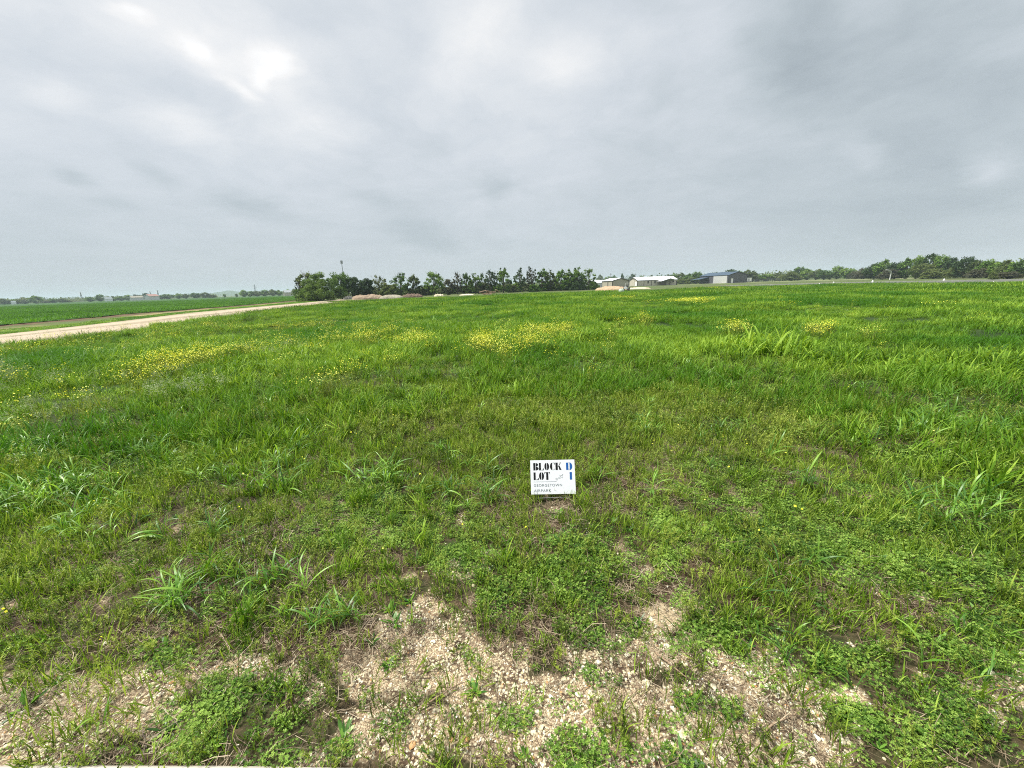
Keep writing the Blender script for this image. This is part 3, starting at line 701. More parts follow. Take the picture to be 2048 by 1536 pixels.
# pebbles
x, y = wedge(9500, .95, 3.0); k = masks(x, y)
dens = k['gravel']*(.95-.6*k['sand'])*(.50+.6*sst(fbm(x, y, 5, 2, 3), .34, .58))+.012+.03*k['soil']
keep = U01(x) < dens; p = place(x, y, keep); n = len(p); s = (.0028+.0062*RNG.random(n)**2.0+.013*(RNG.random(n) > .97)*RNG.random(n))*(.75+.6*fbm(p[:, 0], p[:, 1], 1.6, 1, 2))
p[:, 2] += s*.12; scatter('pebbles', P_peb, p, s, RNG.integers(0, 8, n), .35)
# flowers
FLOW = [(1040,672,112,19,-3),(1095,656,75,9,-4),(985,688,60,10),(785,668,62,12),(845,676,40,7),(360,708,120,15,-8),(270,735,48,10,-14),(500,688,60,8,-4,.75),(600,678,55,10,0,.8),(680,668,50,8,0,.7),(640,640,60,4,0,.4),
        (1470,648,24,8),(1640,650,32,9),(1740,652,30,6,0,.6),(1500,742,16,8,0,.5),(1545,735,10,8,0,.5),(190,775,60,7,0,.35),(1290,630,30,5,0,.6)]
FLOWF = [(1585,604.5,36,4.2),(1560,607,45,2.2),(1382,598.3,44,3),(1345,601,30,1.6,0,.6),(1252,592,34,2.4,0,.9),(1858,602.5,58,2.2),(1895,601,26,2),(1686,604,12,3,0,.8),(1430,574,60,1.5,0,.3),(1300,598,12,1.5,0,.5)]
k_y = lambda a, b: ((b > 640)&(b < 760)&(a < 1250))*1.0
x, y = wedge(28, 7, 34, 58); z0 = np.full_like(x, .40); px, py = projv(np.stack([x, y, z0], 1)); fl = (blob(px, py, FLOW)**1.3)*(.18+.8*sst(fbm(x, y, 1.6, 2, 3), .36, .66))+.035*(k_y(px, py)); fl = fl*.72
keep = (U01(x) < fl)&poly_in(x, y, LUSH); put('yellow_wildflowers', P_mus, place(x, y, keep), .75, 1.25, .1)
x, y = wedge(3.0, 30, 110, 58); z0 = np.full_like(x, .40); px, py = projv(np.stack([x, y, z0], 1)); fl = blob(px, py, FLOWF)*(.1+.6*(fbm(x, y, .35, 2, 3)))
keep = (U01(x) < fl)&poly_in(x, y, LUSH); put('yellow_wildflowers', P_musf, place(x, y, keep), .8, 1.2, .05)
x, y = wedge(6, 1.2, 9); k = masks(x, y); p = place(x, y, U01(x) < .25+.3*blob(k['px'], k['py'], OLIVE)); put('yellow_wildflowers', P_bloom, p, .7, 1.4, .2)
x, y = wedge(.35, 8, 40); keep = (U01(x) < .3)&poly_in(x, y, LUSH); put('yellow_wildflowers', P_mus, place(x, y, keep), .7, 1.1, .15)
# pale oat grass at the left, brownish dock along the path
x, y = wedge(14, 5, 16); k = masks(x, y)
ot = blob(k['px'], k['py']-20, [(40,790,150,60),(330,775,170,40,0,.8),(170,810,90,40,0,.6),(560,700,80,14,0,.4)])
p = place(x, y, U01(x) < ot*(.18+.30*(fbm(x, y, 1.4, 1, 2) > .5))); put('oat_grass', P_oat, p, .8, 1.25, .15)
x, y = wedge(4.5, 14, 75, 60); dn = seg_dist(x, y, PATH_NEAR); keep = (dn < 9)&(U01(x) < (1-dn/9)*.9)&poly_in(x, y, LUSH)
put('dock_weeds', P_dock, place(x, y, keep), .7, 1.15, .15)
# verge beyond the path, crop rows
x, y = wedge(5.5, 26, 120, 60); dv = seg_dist(x, y, PATH_FAR[:-1]); keep = poly_in(x, y, PATH_FAR+DIRT_NEAR[::-1])&(dv > .9)
p = place(x, y, keep); put('grass', P_far, p, .6, 1.0, .08, zs=.4)
x, y = wedge(1.5, 36, 260, 62); dc = seg_dist(x, y, CROP_NEAR); keep = poly_in(x, y, CROP)&(dc > .9+1.6*U01(x))&(U01(x) < np.clip(130/np.hypot(x, y), .3, 1))
p = place(x, y, keep); p[:, 2] += .05; put('crop_rows', P_crop, p, .8, 1.3, .04)

# ------------------------------------------------------------------ the lot sign
def yard_sign():
    px, py, pz, yaw, lean, roll, w_, h_ = 0.3287, 2.9956, 0.05, -0.0495, 0.408, 0.0114, 0.3862, 0.2896
    g0 = float(relief(np.array([px]), np.array([py]))[0])
    R = Vector((math.cos(yaw), math.sin(yaw), 0)); B = Vector((-math.sin(yaw), math.cos(yaw), 0)); Up = math.cos(lean)*Vector((0, 0, 1))+math.sin(lean)*B
    R2 = math.cos(roll)*R+math.sin(roll)*Up; U2 = -math.sin(roll)*R+math.cos(roll)*Up; N = U2.cross(R2)*-1
    N = R2.cross(U2)                                   # towards the camera side
    root = empty('yard_sign', (px, py, g0))
    tag(root, 'white lot sign with black and blue lettering on wire stake in the grass', 'sign')
    def L(u, v, d=0.0):                                 # sign coordinates, in hundredths of its width
        p = Vector((0, 0, pz-g0))+R2*((u-.5)*w_)+U2*(v*w_)+N*d
        return (p.x, p.y, p.z)
    hh = h_/w_
    board = MB(); T = .0022
    V = [L(0, 0, T), L(1, 0, T), L(1, hh, T), L(0, hh, T), L(0, 0, -T), L(1, 0, -T), L(1, hh, -T), L(0, hh, -T)]
    board.add(V, [(0, 1, 2, 3), (4, 7, 6, 5), (0, 4, 5, 1), (1, 5, 6, 2), (2, 6, 7, 3), (3, 7, 4, 0)])
    m_, t = mat('sign_plastic'); pos = t.new('ShaderNodeTexCoord').outputs['Object']
    c = t.mix(t.noise(pos, 9, 4), (.88, .90, .92), (.92, .93, .94)); d = princ(t, c, .4, .35)
    tr = t.new('ShaderNodeBsdfTranslucent'); tr.inputs[0].default_value = (.9, .9, .9, 1)
    mx = t.new('ShaderNodeMixShader'); mx.inputs[0].default_value = .15; t.l.new(d, mx.inputs[1]); t.l.new(tr.outputs[0], mx.inputs[2]); out(t, mx.outputs[0])
    board.build('board', m_, root)
    K = plain('black_ink', (.012, .012, .014), .6, .2, .05); BL = plain('blue_ink', (.018, .105, .36), .6, .2, .05); GR = plain('grey_ink', (.10, .14, .15), .6, .2, .05)
    Z = T+.0006
    def glyph(mb, ch, x0, y0, w, h):
        P = lambda pts: mb.add([L(x0+a*w, y0+b*h, Z) for a, b in pts], [tuple(range(len(pts)))])
        st = .40
        def cres(xa, xb, sgn, top=1.0, bot=0.0, n=14):   # filled crescent between a straight inner edge and a round outer edge
            out_ = []; cy = (top+bot)/2; ry = (top-bot)/2
            for i in range(n+1):
                an = -math.pi/2+math.pi*i/n; out_.append((xa+sgn*(xb-xa)*math.cos(an)*sgn if False else xa+(xb-xa)*math.cos(an), cy+ry*math.sin(an)))
            P(out_ if xb > xa else out_[::-1])
        if ch == 'L': P([(0, 0), (st, 0), (st, 1), (0, 1)]); P([(st+.06, 0), (1, 0), (1, .28), (.93, .28), (.80, .09), (st+.06, .05)])
        if ch == '1': P([(.05, 0), (1, 0), (1, 1), (.05, 1)])
        if ch == 'O': cres(.44, 0, -1); cres(.56, 1, 1)
        if ch == 'C':
            cres(.46, 0, -1); P([(.52, .94), (.52, 1), (.86, .95), (.93, .72), (1, .72), (1, 1), (.9, .98), (.75, 1.01)][::-1]); P([(.52, 0), (.8, .0), (1, .16), (.97, .2), (.8, .06), (.52, .05)])
        if ch == 'B': P([(0, 0), (st, 0), (st, 1), (0, 1)]); cres(st+.08, .93, 1, 1, .52); cres(st+.08, 1.02, 1, .49, 0)
        if ch == 'D': P([(0, 0), (st-.02, 0), (st-.02, 1), (0, 1)]); cres(st+.2, 1.05, 1); P([(st+.02, .95), (st+.2, .95), (st+.2, 1), (st+.02, 1)]); P([(st+.02, 0), (st+.2, 0), (st+.2, .05), (st+.02, .05)])
        if ch == 'K':
            P([(0, 0), (st, 0), (st, 1), (0, 1)]); P([(st+.04, .46), (st+.1, .44), (.93, .94), (.93, 1), (.84, 1)]); P([(st+.12, .50), (.66, .66), (1.02, .06), (1.06, 0), (.66, 0)])
            P([(.76, .95), (1.0, .95), (1.0, 1), (.76, 1)])
        if ch == 'T': P([(.31, 0), (.69, 0), (.69, 1), (.31, 1)]); P([(0, 1), (0, .72), (.05, .72), (.12, .93), (.27, .95), (.27, 1)]); P([(.73, 1), (.73, .95), (.88, .93), (.95, .72), (1, .72), (1, 1)])
    s1 = MB(); k = 1/837.0                               # measured on the board: 837 units across, 628 high
    ox, oy = 0, 0
    X = lambda v: (v-20)/830.0
    Y = lambda v: hh*(1-v/622.0)
    def word(mb, spec, ytop, ybot):
        for ch, xa, xb in spec: glyph(mb, ch, X(xa), Y(ybot), (xb-xa)/830.0, Y(ytop)-Y(ybot))
    word(s1, [('B', 76, 172), ('L', 182, 272), ('O', 284, 372), ('C', 388, 480), ('K', 492, 598)], 50, 186)
    word(s1, [('L', 76, 172), ('O', 178, 272), ('T', 280, 384)], 222, 362)
    s1.build('black_lettering', K, root)
    s2 = MB(); word(s2, [('D', 690, 800)], 54, 190); word(s2, [('1', 748, 792)], 228, 366); s2.build('blue_lettering', BL, root)
    s3 = MB()
    def line(pts, th=.0011):
        for (a, b), (c, d) in zip(pts[:-1], pts[1:]):
            dx, dy = c-a, d-b; l = math.hypot(dx, dy)+1e-9; nx, ny = -dy/l*th/w_, dx/l*th/w_
            s3.add([L(a-nx, b-ny, Z), L(c-nx, d-ny, Z), L(c+nx, d+ny, Z), L(a+nx, b+ny, Z)], [(0, 1, 2, 3)])
    tr_ = [(X(70), Y(396)), (X(300), Y(396)), (X(480), Y(395)), (X(505), Y(386)), (X(516), Y(366)), (X(512), Y(344)), (X(498), Y(334)), (X(486), Y(344)), (X(490), Y(360)), (X(508), Y(358)), (X(532), Y(338)), (X(550), Y(322))]
    line(tr_, .0009)
    pl = [(545, 328), (556, 312), (580, 300), (560, 276), (572, 272), (596, 288), (612, 268), (626, 262), (622, 278), (604, 296), (622, 320), (616, 330), (594, 310), (578, 330), (562, 338), (545, 328)]
    line([(X(a), Y(b+4)) for a, b in pl], .0009)
    s3.build('plane_drawing', GR, root)
    for txt, xa, xb, yb, hpx in (('GEORGETOWN', 76, 600, 484, 50), ('AIRPARK', 76, 394, 580, 50)):
        cu = bpy.data.curves.new('grey_lettering', 'FONT'); cu.body = txt; cu.size = 1; cu.space_character = 1.18; cu.resolution_u = 3
        to = bpy.data.objects.new('tmp_text', cu); COL.objects.link(to)
        bpy.context.view_layer.update()
        me = bpy.data.meshes.new_from_object(to.evaluated_get(bpy.context.evaluated_depsgraph_get()))
        bpy.data.objects.remove(to)
        co = np.array([v.co[:] for v in me.vertices]); co[:, 0] -= co[:, 0].min(); co[:, 0] /= co[:, 0].max(); co[:, 1] -= 0; co[:, 1] /= .729
        for v, c_ in zip(me.vertices, co): v.co = L(X(xa)+c_[0]*(xb-xa)/830.0, Y(yb)+c_[1]*hpx/830.0, Z)
        me.materials.clear(); me.materials.append(GR)
        o = bpy.data.objects.new('grey_lettering', me); COL.objects.link(o); o.parent = root
    wire = MB(); r_ = .0018
    for u in (.12, .86):
        a = L(u, .3, -T-r_); b = L(u, -.02, -T-r_); c_ = (b[0]+.002, b[1]-.004, -.10)
        wire.tube([a, b, c_], r_, 6)
    wire.tube([L(.12, -.085, -T-r_), L(.86, -.075, -T-r_)], r_, 6)
    wire.build('wire_stake', plain('galvanised_wire', (.45, .45, .43), .35, .5, .1, 20, .6), root)
yard_sign()

# ------------------------------------------------------------------ trees
BARK = plain('bark', (.11, .09, .07), .9, .1, .3, 2)
def crownmat(name, c0, c1, c2, tr=.25): return leafmat(name, c0, c1, c2, tr, .6, .2, .12, tcol=1.4)
CM = {'leafy': crownmat('leafy_crown', (.055, .105, .020), (.115, .19, .036), (.20, .28, .06)),
      'green': crownmat('green_crown', (.050, .105, .015), (.105, .195, .028), (.20, .30, .052)),
      'olive': crownmat('olive_crown', (.060, .090, .025), (.115, .155, .042), (.19, .225, .070)),
      'dark': crownmat('dark_crown', (.024, .050, .014), (.046, .088, .024), (.08, .135, .038), .18),
      'pale': crownmat('pale_crown', (.08, .105, .045), (.13, .16, .07), (.19, .22, .10)),
      'grey': crownmat('grey_crown', (.055, .060, .035), (.09, .095, .055), (.13, .13, .08)),
      'bright': crownmat('bright_crown', (.05, .11, .014), (.10, .20, .022), (.17, .29, .035))}
def crown_pts(rng, h, w, style):
    """clump centres and radii"""
    C = []; R = []
    base = {'bush': .0, 'dense': .02, 'row': .0, 'open': .05, 'flat': .12}[style]
    n = {'bush': 110, 'dense': 70, 'row': 58, 'open': 46, 'flat': 40}[style]
    for i in range(n):
        v = rng.normal(size=3); v /= np.linalg.norm(v); rad = rng.uniform(.35, 1.0)**.6
        z = base+(1-base)*(.5+.5*v[2]*rad)
        prof = {'bush': math.sqrt(max(.05, 1-max(0, (z-.25)/.8)**2)), 'dense': math.sqrt(max(.05, 1-((z-.55)/.55)**2)), 'row': .55+.5*math.sin(math.pi*min(1, z*1.0+.08)), 'open': .45+.5*math.sin(math.pi*z**1.1), 'flat': math.sqrt(max(.05, 1-((z-.5)/.6)**2))}[style]
        if style == 'bush':
            k_ = rng.uniform(.62, .95) if i % 4 else rng.uniform(.2, .6)
            C.append((v[0]*w*.5*k_, v[1]*w*.5*k_, (.04+.90*abs(v[2])*k_)*h)); R.append(rng.uniform(.09, .17)*min(h, w)); continue
        C.append((v[0]*rad*w*.5*prof*.92, v[1]*rad*w*.5*prof*.92, z*h*.95)); 
        R.append(rng.uniform(.055, .145)*min(h, w)*{'bush': 1.25, 'dense': 1.2, 'row': .95, 'open': .72, 'flat': 1.1}[style])
    return np.array(C), np.array(R)
def crown_arrays(rng, h, w, style, leaf, dens=1.0, balls=False):
    C, R = crown_pts(rng, h, w, style); pts = []; tn = []; sz = []
    for c, r in zip(C, R):
        k = int(dens*{'bush': 80, 'dense': 80, 'row': 80, 'open': 52, 'flat': 70}[style])
        v = rng.normal(size=(k, 3)); v /= np.linalg.norm(v, axis=1)[:, None]; v *= (rng.random(k)**.45)[:, None]*r
        v[:, 2] *= .75; pts.append(c+v); tn += [float(np.clip(rng.normal(.45, .22), 0, 1))]*k
        sz += list(leaf*rng.uniform(.6, 1.3, k))
    # twig sprays standing out of the outline
    m = len(C)//2
    for c in C[np.argsort(-C[:, 2])[:m]]:
        k = int(14*dens); d = np.array([rng.normal(0, .5), rng.normal(0, .5), 1.0]); u = rng.random(k)[:, None]
        pts.append(c+d*u*h*.10+rng.normal(0, .04*w/3, (k, 3))); tn += [.6]*k; sz += list(leaf*rng.uniform(.4, .8, k))
    P = np.concatenate(pts); P[:, 2] = np.clip(P[:, 2], .08, None)
    P[:, 2] *= min(1.0, h/ P[:, 2].max()); tn = np.array(tn)+rng.normal(0, .12, len(P))
    v, f = quads(P, np.array(sz), rng=rng, aspect=(.55, 1.0), flat=.2)
    return v, f, np.repeat(np.clip(tn, 0, 1), 4), C, R
def limbs(rng, h, w, C, thick, bare=0):
    mb = MB(); top = np.array([rng.normal(0, .03*w), rng.normal(0, .03*w), h*.72])
    q_ = lambda u: np.array([top[0]*u**2, top[1]*u**2, -.3+(top[2]+.3)*u])
    mb.tube([q_(u) for u in (0, .25, .5, .75, 1)], [thick*s for s in (1.3, 1, .8, .55, .25)], 7)
    sel = rng.permutation(len(C))[:14]
    for i in sel:
        c = C[i]; u = np.clip((c[2]/h)*.55+rng.uniform(-.05, .1), .12, .9); a = q_(u); mid = (a+c)/2+np.array([0, 0, .05*h])
        mb.tube([a, mid, c], [thick*.42, thick*.28, thick*.1], 5)
    for i in range(bare):                                # bare twigs above the leaves
        a = q_(rng.uniform(.55, .95)); d = np.array([rng.normal(0, .16*w), rng.normal(0, .16*w), h*rng.uniform(.18, .34)])
        e = a+d; e[2] = min(e[2], h*1.04); mb.tube([a, (a+e)/2+rng.normal(0, .1, 3), e], [thick*.3, thick*.2, thick*.08], 4)
        for j in range(3):
            s = a+(e-a)*rng.uniform(.4, .9); mb.tube([s, s+np.array([rng.normal(0, .5), rng.normal(0, .5), rng.uniform(.3, .9)])], [thick*.12, thick*.05], 3)
    return mb
def tree(x, ytop, wpx, D, style, col, label, cat='tree', name='tree', leaf=.30, bare=0, seed=None, dens=1.0, balls=0, group=None, parts=True, ybase=None):
    rng = np.random.default_rng(seed if seed is not None else int(x*7+D))
    g = gd(x, D); h = zt(x, ytop, D)
    th_ = math.hypot(*g[:2]); depth = g@_f
    w_ = wpx*depth/FPX*(1.05 if style == 'bush' else 1.08)
    root = empty(name, g, 0); tag(root, label, cat, group)
    v, f, tn, C, R = crown_arrays(rng, h, w_, style, leaf, dens)
    mats = [CM[col]]; mi = np.zeros(len(f), int)
    if balls:                                            # dark round clumps of mistletoe held in the crown
        bc = C[rng.permutation(len(C))[:balls]]*[1.05, 1.05, 1]; bc[:, 2] = np.clip(bc[:, 2]*1.15, h*.35, h*.96); pp = []
        for c in bc:
            k = 60; u = rng.normal(size=(k, 3)); u /= np.linalg.norm(u, axis=1)[:, None]; pp.append(c+u*(rng.random(k)**.4)[:, None]*rng.uniform(.28, .55))
        v2, f2 = quads(np.concatenate(pp), leaf*.8, rng=rng); f = np.concatenate([f, f2+len(v)]); v = np.concatenate([v, v2]); tn = np.concatenate([tn, np.full(len(v2), .2)])
        mats.append(CM['dark']); mi = np.concatenate([mi, np.ones(len(f2), int)])
    meshobj('crown', v, f, mats, root, midx=mi, attrs={'tint': tn})
    limbs(rng, h, w_, C, max(.07, .022*h) if style != 'bush' else .12, bare).build('trunk', BARK, root, smooth=True)
    return root
GRP = 'trees in the row across the field'
tree(620, 537, 44, 108, 'open', 'olive', 'open pale olive tree rising behind the left end of the big round bush', group='trees at the end of the gravel path', bare=10)
tree(600, 548, 22, 112, 'open', 'olive', 'thin leafy tree peeking out at the far left edge of the big bush', group='trees at the end of the gravel path', bare=4)
tree(640, 543, 92, 100, 'bush', 'leafy', 'big round green bush at the end of the gravel path', 'bush', 'bush', dens=2.4, leaf=.26)
tree(683, 538, 50, 116, 'dense', 'green', 'tall leafy tree directly below the antenna mast', group='trees at the end of the gravel path', dens=1.5)
tree(712, 553, 34, 113, 'dense', 'dark', 'very dark tree just right of the big round bush', group='dark trees behind the sand piles', dens=1.5)
tree(733, 555, 34, 118, 'dense', 'dark', 'second very dark tree behind the pink sand pile', group='dark trees behind the sand piles', dens=1.4)
ROW = [(760,548,34,122,'open','pale',8,0,'pale thin tree with bare twigs next to the dark trees'),
 (778,562,40,119,'bush','olive',0,0,'low olive bush under the pale thin tree behind the grey sand pile'),
 (802,541,36,121,'open','green',6,10,'round topped open tree with dark mistletoe clumps and bare gaps'),
 (828,546,28,123,'row','olive',6,3,'olive tree right of the round topped open tree'),
 (850,572,30,124,'bush','pale',0,0,'low pale bush behind the brown brush pile'),
 (868,540,36,122,'row','green',5,5,'pointed dense tree standing above the small pale mound'),
 (897,557,26,125,'row','grey',5,0,'low greyish tree between two taller trees'),
 (915,540,22,126,'open','grey',12,1,'nearly bare grey tree with thin twigs'),
 (934,545,26,124,'open','green',6,14,'open tree speckled with dark mistletoe clumps left of centre'),
 (951,543,26,126,'open','green',8,10,'taller open tree with a bushy foot, dark clumps and bare twigs'),
 (966,562,28,128,'bush','pale',0,0,'low pale green bush in the gap left of the leaning dark tree'),
 (981,536,28,126,'open','dark',5,12,'dark tree with black clumps above the pile of logs'),
 (965,546,18,130,'open','green',3,6,'small open tree behind the dark clumped tree'),
 (1007,535,32,127,'row','green',4,8,'full green tree right of the log pile with two tops'),
 (1025,570,26,131,'bush','pale',0,0,'low light green bush in the gap right of the two-topped tree'),
 (1040,535,26,129,'open','dark',5,14,'sparse dark tree whose clumps stand apart from each other'),
 (1063,533,22,130,'open','grey',8,12,'slender nearly bare tree hung with round dark clumps'),
 (1084,532,24,129,'row','green',1,0,'dense dark green conical tree in the right half of the row'),
 (1068,566,24,128,'bush','green',0,0,'low green bush at the foot of the slender clump hung tree'),
 (1101,536,24,131,'row','olive',4,2,'soft olive tree just right of the dense conical tree'),
 (1122,537,28,133,'row','bright',3,2,'bright yellowish green tree with a white thing showing under it'),
 (1138,536,22,135,'row','green',4,5,'narrow green tree right of the bright yellowish one'),
 (1155,531,30,134,'row','green',3,8,'tall tree with dark clumps, second from the right end of the row'),
 (1150,560,34,132,'bush','dark',0,0,'low dark bush at the foot of the tall right end trees'),
 (1178,530,28,133,'open','green',3,4,'tall leafy tree at the right end of the row next to the tan buildings')]
for i, (x_, yt, wp, D_, st_, co_, ba, bl, lb) in enumerate(ROW):
    bush = st_ == 'bush'
    tree(x_, yt, wp*(1.0 if bush else 1.12), D_, st_, co_, lb, 'bush' if bush else 'tree', 'bush' if bush else 'tree', bare=ba, balls=bl, group='bushes under the tree row' if bush else GRP, seed=100+i, dens=1.15 if st_ == 'row' else 1.05, leaf=.30)

SCR = np.random.default_rng(31)
SX = [752, 790, 815, 842, 858, 884, 903, 926, 942, 960, 974, 992, 1016, 1033, 1052, 1076, 1093, 1111, 1130, 1147, 1163, 1186]
SL = ['pale', 'green', 'olive', 'green', 'olive', 'pale', 'green', 'olive', 'green', 'olive', 'green', 'green', 'olive', 'green', 'pale', 'green', 'green', 'olive', 'dark', 'green', 'dark', 'green']
ORD = ['first', 'second', 'third', 'fourth', 'fifth', 'sixth', 'seventh', 'eighth', 'ninth', 'tenth', 'eleventh', 'twelfth', 'thirteenth', 'fourteenth', 'fifteenth', 'sixteenth', 'seventeenth', 'eighteenth', 'nineteenth', 'twentieth', 'twenty-first', 'twenty-second']
for i, (x_, c_) in enumerate(zip(SX, SL)):
    tree(x_, hy(x_)-4-7*SCR.random(), 22+12*SCR.random(), 136+6*SCR.random(), 'bush', c_, ORD[i]+' low bush from the left in the undergrowth between the row trunks', 'bush', 'bush', group='undergrowth between the row trunks', seed=300+i, dens=.7, leaf=.34)

# far trees: copies of a few kinds, each with its own size and place
def far_proto(style, col, seed, leaf=.065, dens=.55):
    rng = np.random.default_rng(seed); v, f, tn, C, R = crown_arrays(rng, 1.0, 1.0, style, leaf, dens)
    mb = limbs(rng, 1.0, 1.0, C, .028)
    cr_ = meshobj('crown', v, f, CM[col], attrs={'tint': tn}, link=False); mt = meshobj('trunk', mb.V, mb.F, BARK, link=False)
    return cr_, mt
FP = {k: [far_proto(a, b, 50+i*9+j) for j in range(3)] for i, (k, a, b) in enumerate([('green', 'dense', 'green'), ('olive', 'dense', 'olive'), ('dark', 'dense', 'dark'), ('bush', 'bush', 'olive'), ('grey', 'bush', 'grey')])}
used = {}
def fartree(x, ytop, wpx, D, kind, label, group, i=0):
    g = gd(x, D); h = zt(x, ytop, D); depth = g@_f; w_ = wpx*depth/FPX
    root = empty('bush' if kind in ('bush', 'grey') else 'tree', g, (i*1.7) % 6.28); tag(root, label, 'bush' if kind in ('bush', 'grey') else 'tree', group)
    for o in FP[kind][i % 3]:
        c = o.copy(); COL.objects.link(c); c.parent = root; c.scale = (w_, w_, h)
    return root
# behind and beside the hangars
HB = [(1346,547,22,300,'green','small round tree behind the far end of the long tan hangar'),(1362,545,24,310,'olive','olive tree right behind the white roof end of the long hangar'),
 (1378,546,24,300,'green','tree in the middle of the gap between the long and the blue roofed hangar'),(1366,556,34,290,'bush','low bush at the right end of the long tan hangar'),
 (1393,541,26,295,'green','tallest tree in the gap left of the blue roofed hangar'),(1384,554,30,285,'bush','wide bush at the foot of the gap trees left of the blue roof'),
 (1405,548,24,300,'olive','tree touching the left eave of the blue roof'),
 (1459,537,34,330,'dark','dark round tree rising behind the blue roof ridge'),(1478,540,26,335,'green','lower tree behind the peak of the dark gable'),
 (1494,538,24,325,'olive','feathery tree right of the dark gable'),(1505,541,22,325,'olive','thin tree above the dark gate frame'),(1516,548,26,330,'green','low tree behind the dark fence rail')]
for i, a in enumerate(HB): fartree(*a, 'trees behind the hangars', i)
# right hand treeline
RT = [(1534,548,30,330,'green'),(1552,546,26,335,'olive'),(1566,549,24,330,'bush'),(1583,541,38,300,'bush'),(1597,531,26,340,'green'),(1614,536,30,335,'green'),(1632,537,26,330,'olive'),(1648,538,28,320,'green'),(1660,541,24,330,'green'),
 (1674,531,28,325,'green'),(1695,534,30,310,'green'),(1712,540,26,300,'grey'),(1728,533,34,270,'grey')]
LBL = ['first low green tree right of the hangar fence','olive tree second in the low treeline after the hangar fence','grey-green bush third in the low treeline','rounded dark bush at the foot of the low treeline',
 'tall narrow tree behind the rounded dark bush','spreading tree just right of the tall narrow one','olive tree in the middle of the low treeline','even green tree right of the olive one in the low treeline','small tree in the dip of the low treeline',
 'taller round tree near the right end of the low treeline','broad tree at the right end of the low treeline','grey scrub bush where the treeline starts to rise','wide grey scrub bush at the foot of the tall wood']
for i, (a, lb) in enumerate(zip(RT, LBL)): fartree(*a, lb, 'trees of the low treeline', i)
RW = [(1748,526,38,235,'dark','dark spreading tree at the left end of the tall wood'),(1766,517,36,230,'green','tall tree second from the left in the tall wood'),(1790,522,34,225,'dark','dark tree behind the white post'),
 (1780,536,40,222,'grey','greyish scrub in front of the wood by the white post'),(1812,514,36,222,'green','tall ragged tree right of the white post'),(1832,510,34,218,'green','one of the two highest trees of the wood, the left one'),
 (1855,504,34,214,'dark','highest dark topped tree of the wood'),(1846,526,42,206,'olive','olive green tree in front of the highest one'),(1880,509,36,208,'green','broad tree right of the highest one'),(1900,513,30,204,'dark','dark tree with ragged side branches'),
 (1870,536,44,200,'bush','low scrub in front of the highest trees'),(1928,511,38,190,'dark','separate dark tree with two tops after the gap in the wood'),(1912,530,34,198,'bush','scrub filling the gap left of the two-topped dark tree'),
 (1952,520,32,186,'olive','olive tree leaning against the two-topped dark tree'),(1975,518,40,182,'green','rounded mid green tree at the right part of the wood'),(1996,520,34,178,'green','second rounded green tree near the white roof'),
 (1960,534,40,180,'grey','grey scrub below the rounded green trees'),(2010,518,30,176,'olive','thin tree above the white roof at the far right'),(2036,518,40,160,'green','round green tree beside the white roof at the far right'),(2058,514,50,158,'dark','dark tree cut by the right edge of the view'),
 (2020,541,40,150,'grey','low dark scrub below the white roof'),(1989,540,14,140,'bush','tiny bright bush alone on the dry bank'),(2120,508,70,150,'green','broad tree beyond the right edge of the view')]
for i, a in enumerate(RW): fartree(*a, 'trees of the tall wood', i+1)
# far left, beyond the crop
FL = [(8,596,26,640,'bush','hazy low bush at the far left edge beyond the crop'),(30,598,26,650,'green','low hazy tree near a small white vehicle'),(50,594,26,640,'olive','hazy tree just left of the big domed tree'),
 (72,590,24,620,'green','big domed hazy tree at the far left'),(92,599,24,660,'bush','low bush right of the big domed tree'),(108,596,18,660,'green','small hazy tree second after the domed one'),(124,596,18,650,'olive','small hazy tree in the middle of the left gap'),
 (137,599,14,650,'bush','tiny bush left of the faint pylon'),(150,598,22,900,'grey','very faint bush below the faint pylon'),(180,593,20,600,'green','rounded hazy tree left of the small white barn'),(201,588,18,590,'green','taller round hazy tree next to the small white barn'),
 (226,592,16,610,'olive','hazy tree between the small barn and the long barn'),(242,592,20,600,'green','hazy tree third before the long barn'),(256,589,18,600,'green','hazy tree touching the long barn'),(272,588,24,640,'dark','hazy tree behind the long barn'),
 (293,585,16,620,'dark','dark hazy tree left of the red and white barn'),(322,590,16,600,'green','hazy tree right of the red and white barn'),(336,587,24,600,'green','wide hazy tree beside the red and white barn'),(358,586,16,580,'green','umbrella shaped small hazy tree alone in the gap'),
 (371,587,14,580,'olive','small round hazy tree right of the umbrella shaped one'),(392,584,20,560,'green','rounded hazy tree left of the low ridge'),(410,584,18,560,'olive','hazy tree in front of the left slope of the ridge'),(425,588,16,560,'bush','low bush before the ridge'),
 (449,587,6,520,'green','tiny lone tree before the middle of the ridge'),(473,587,6,520,'olive','second tiny lone tree before the right end of the ridge'),
 (488,579,16,480,'green','leftmost hazy tree of the belt right of the ridge'),(500,581,18,480,'green','second hazy tree of the belt, below the tall pylon'),(514,581,18,480,'olive','hazy tree directly under the tall pylon'),(530,579,20,480,'green','hazy tree right of the tall pylon'),
 (545,578,18,470,'olive','hazy tree in the middle of the belt left of the small house'),(558,579,16,470,'green','hazy tree touching the small house'),(576,578,16,520,'green','hazy tree behind the small house'),(590,577,20,470,'olive','hazy tree between the small house and the big bush')]
for i, a in enumerate(FL): fartree(*a, 'hazy trees beyond the crop field', i+2)
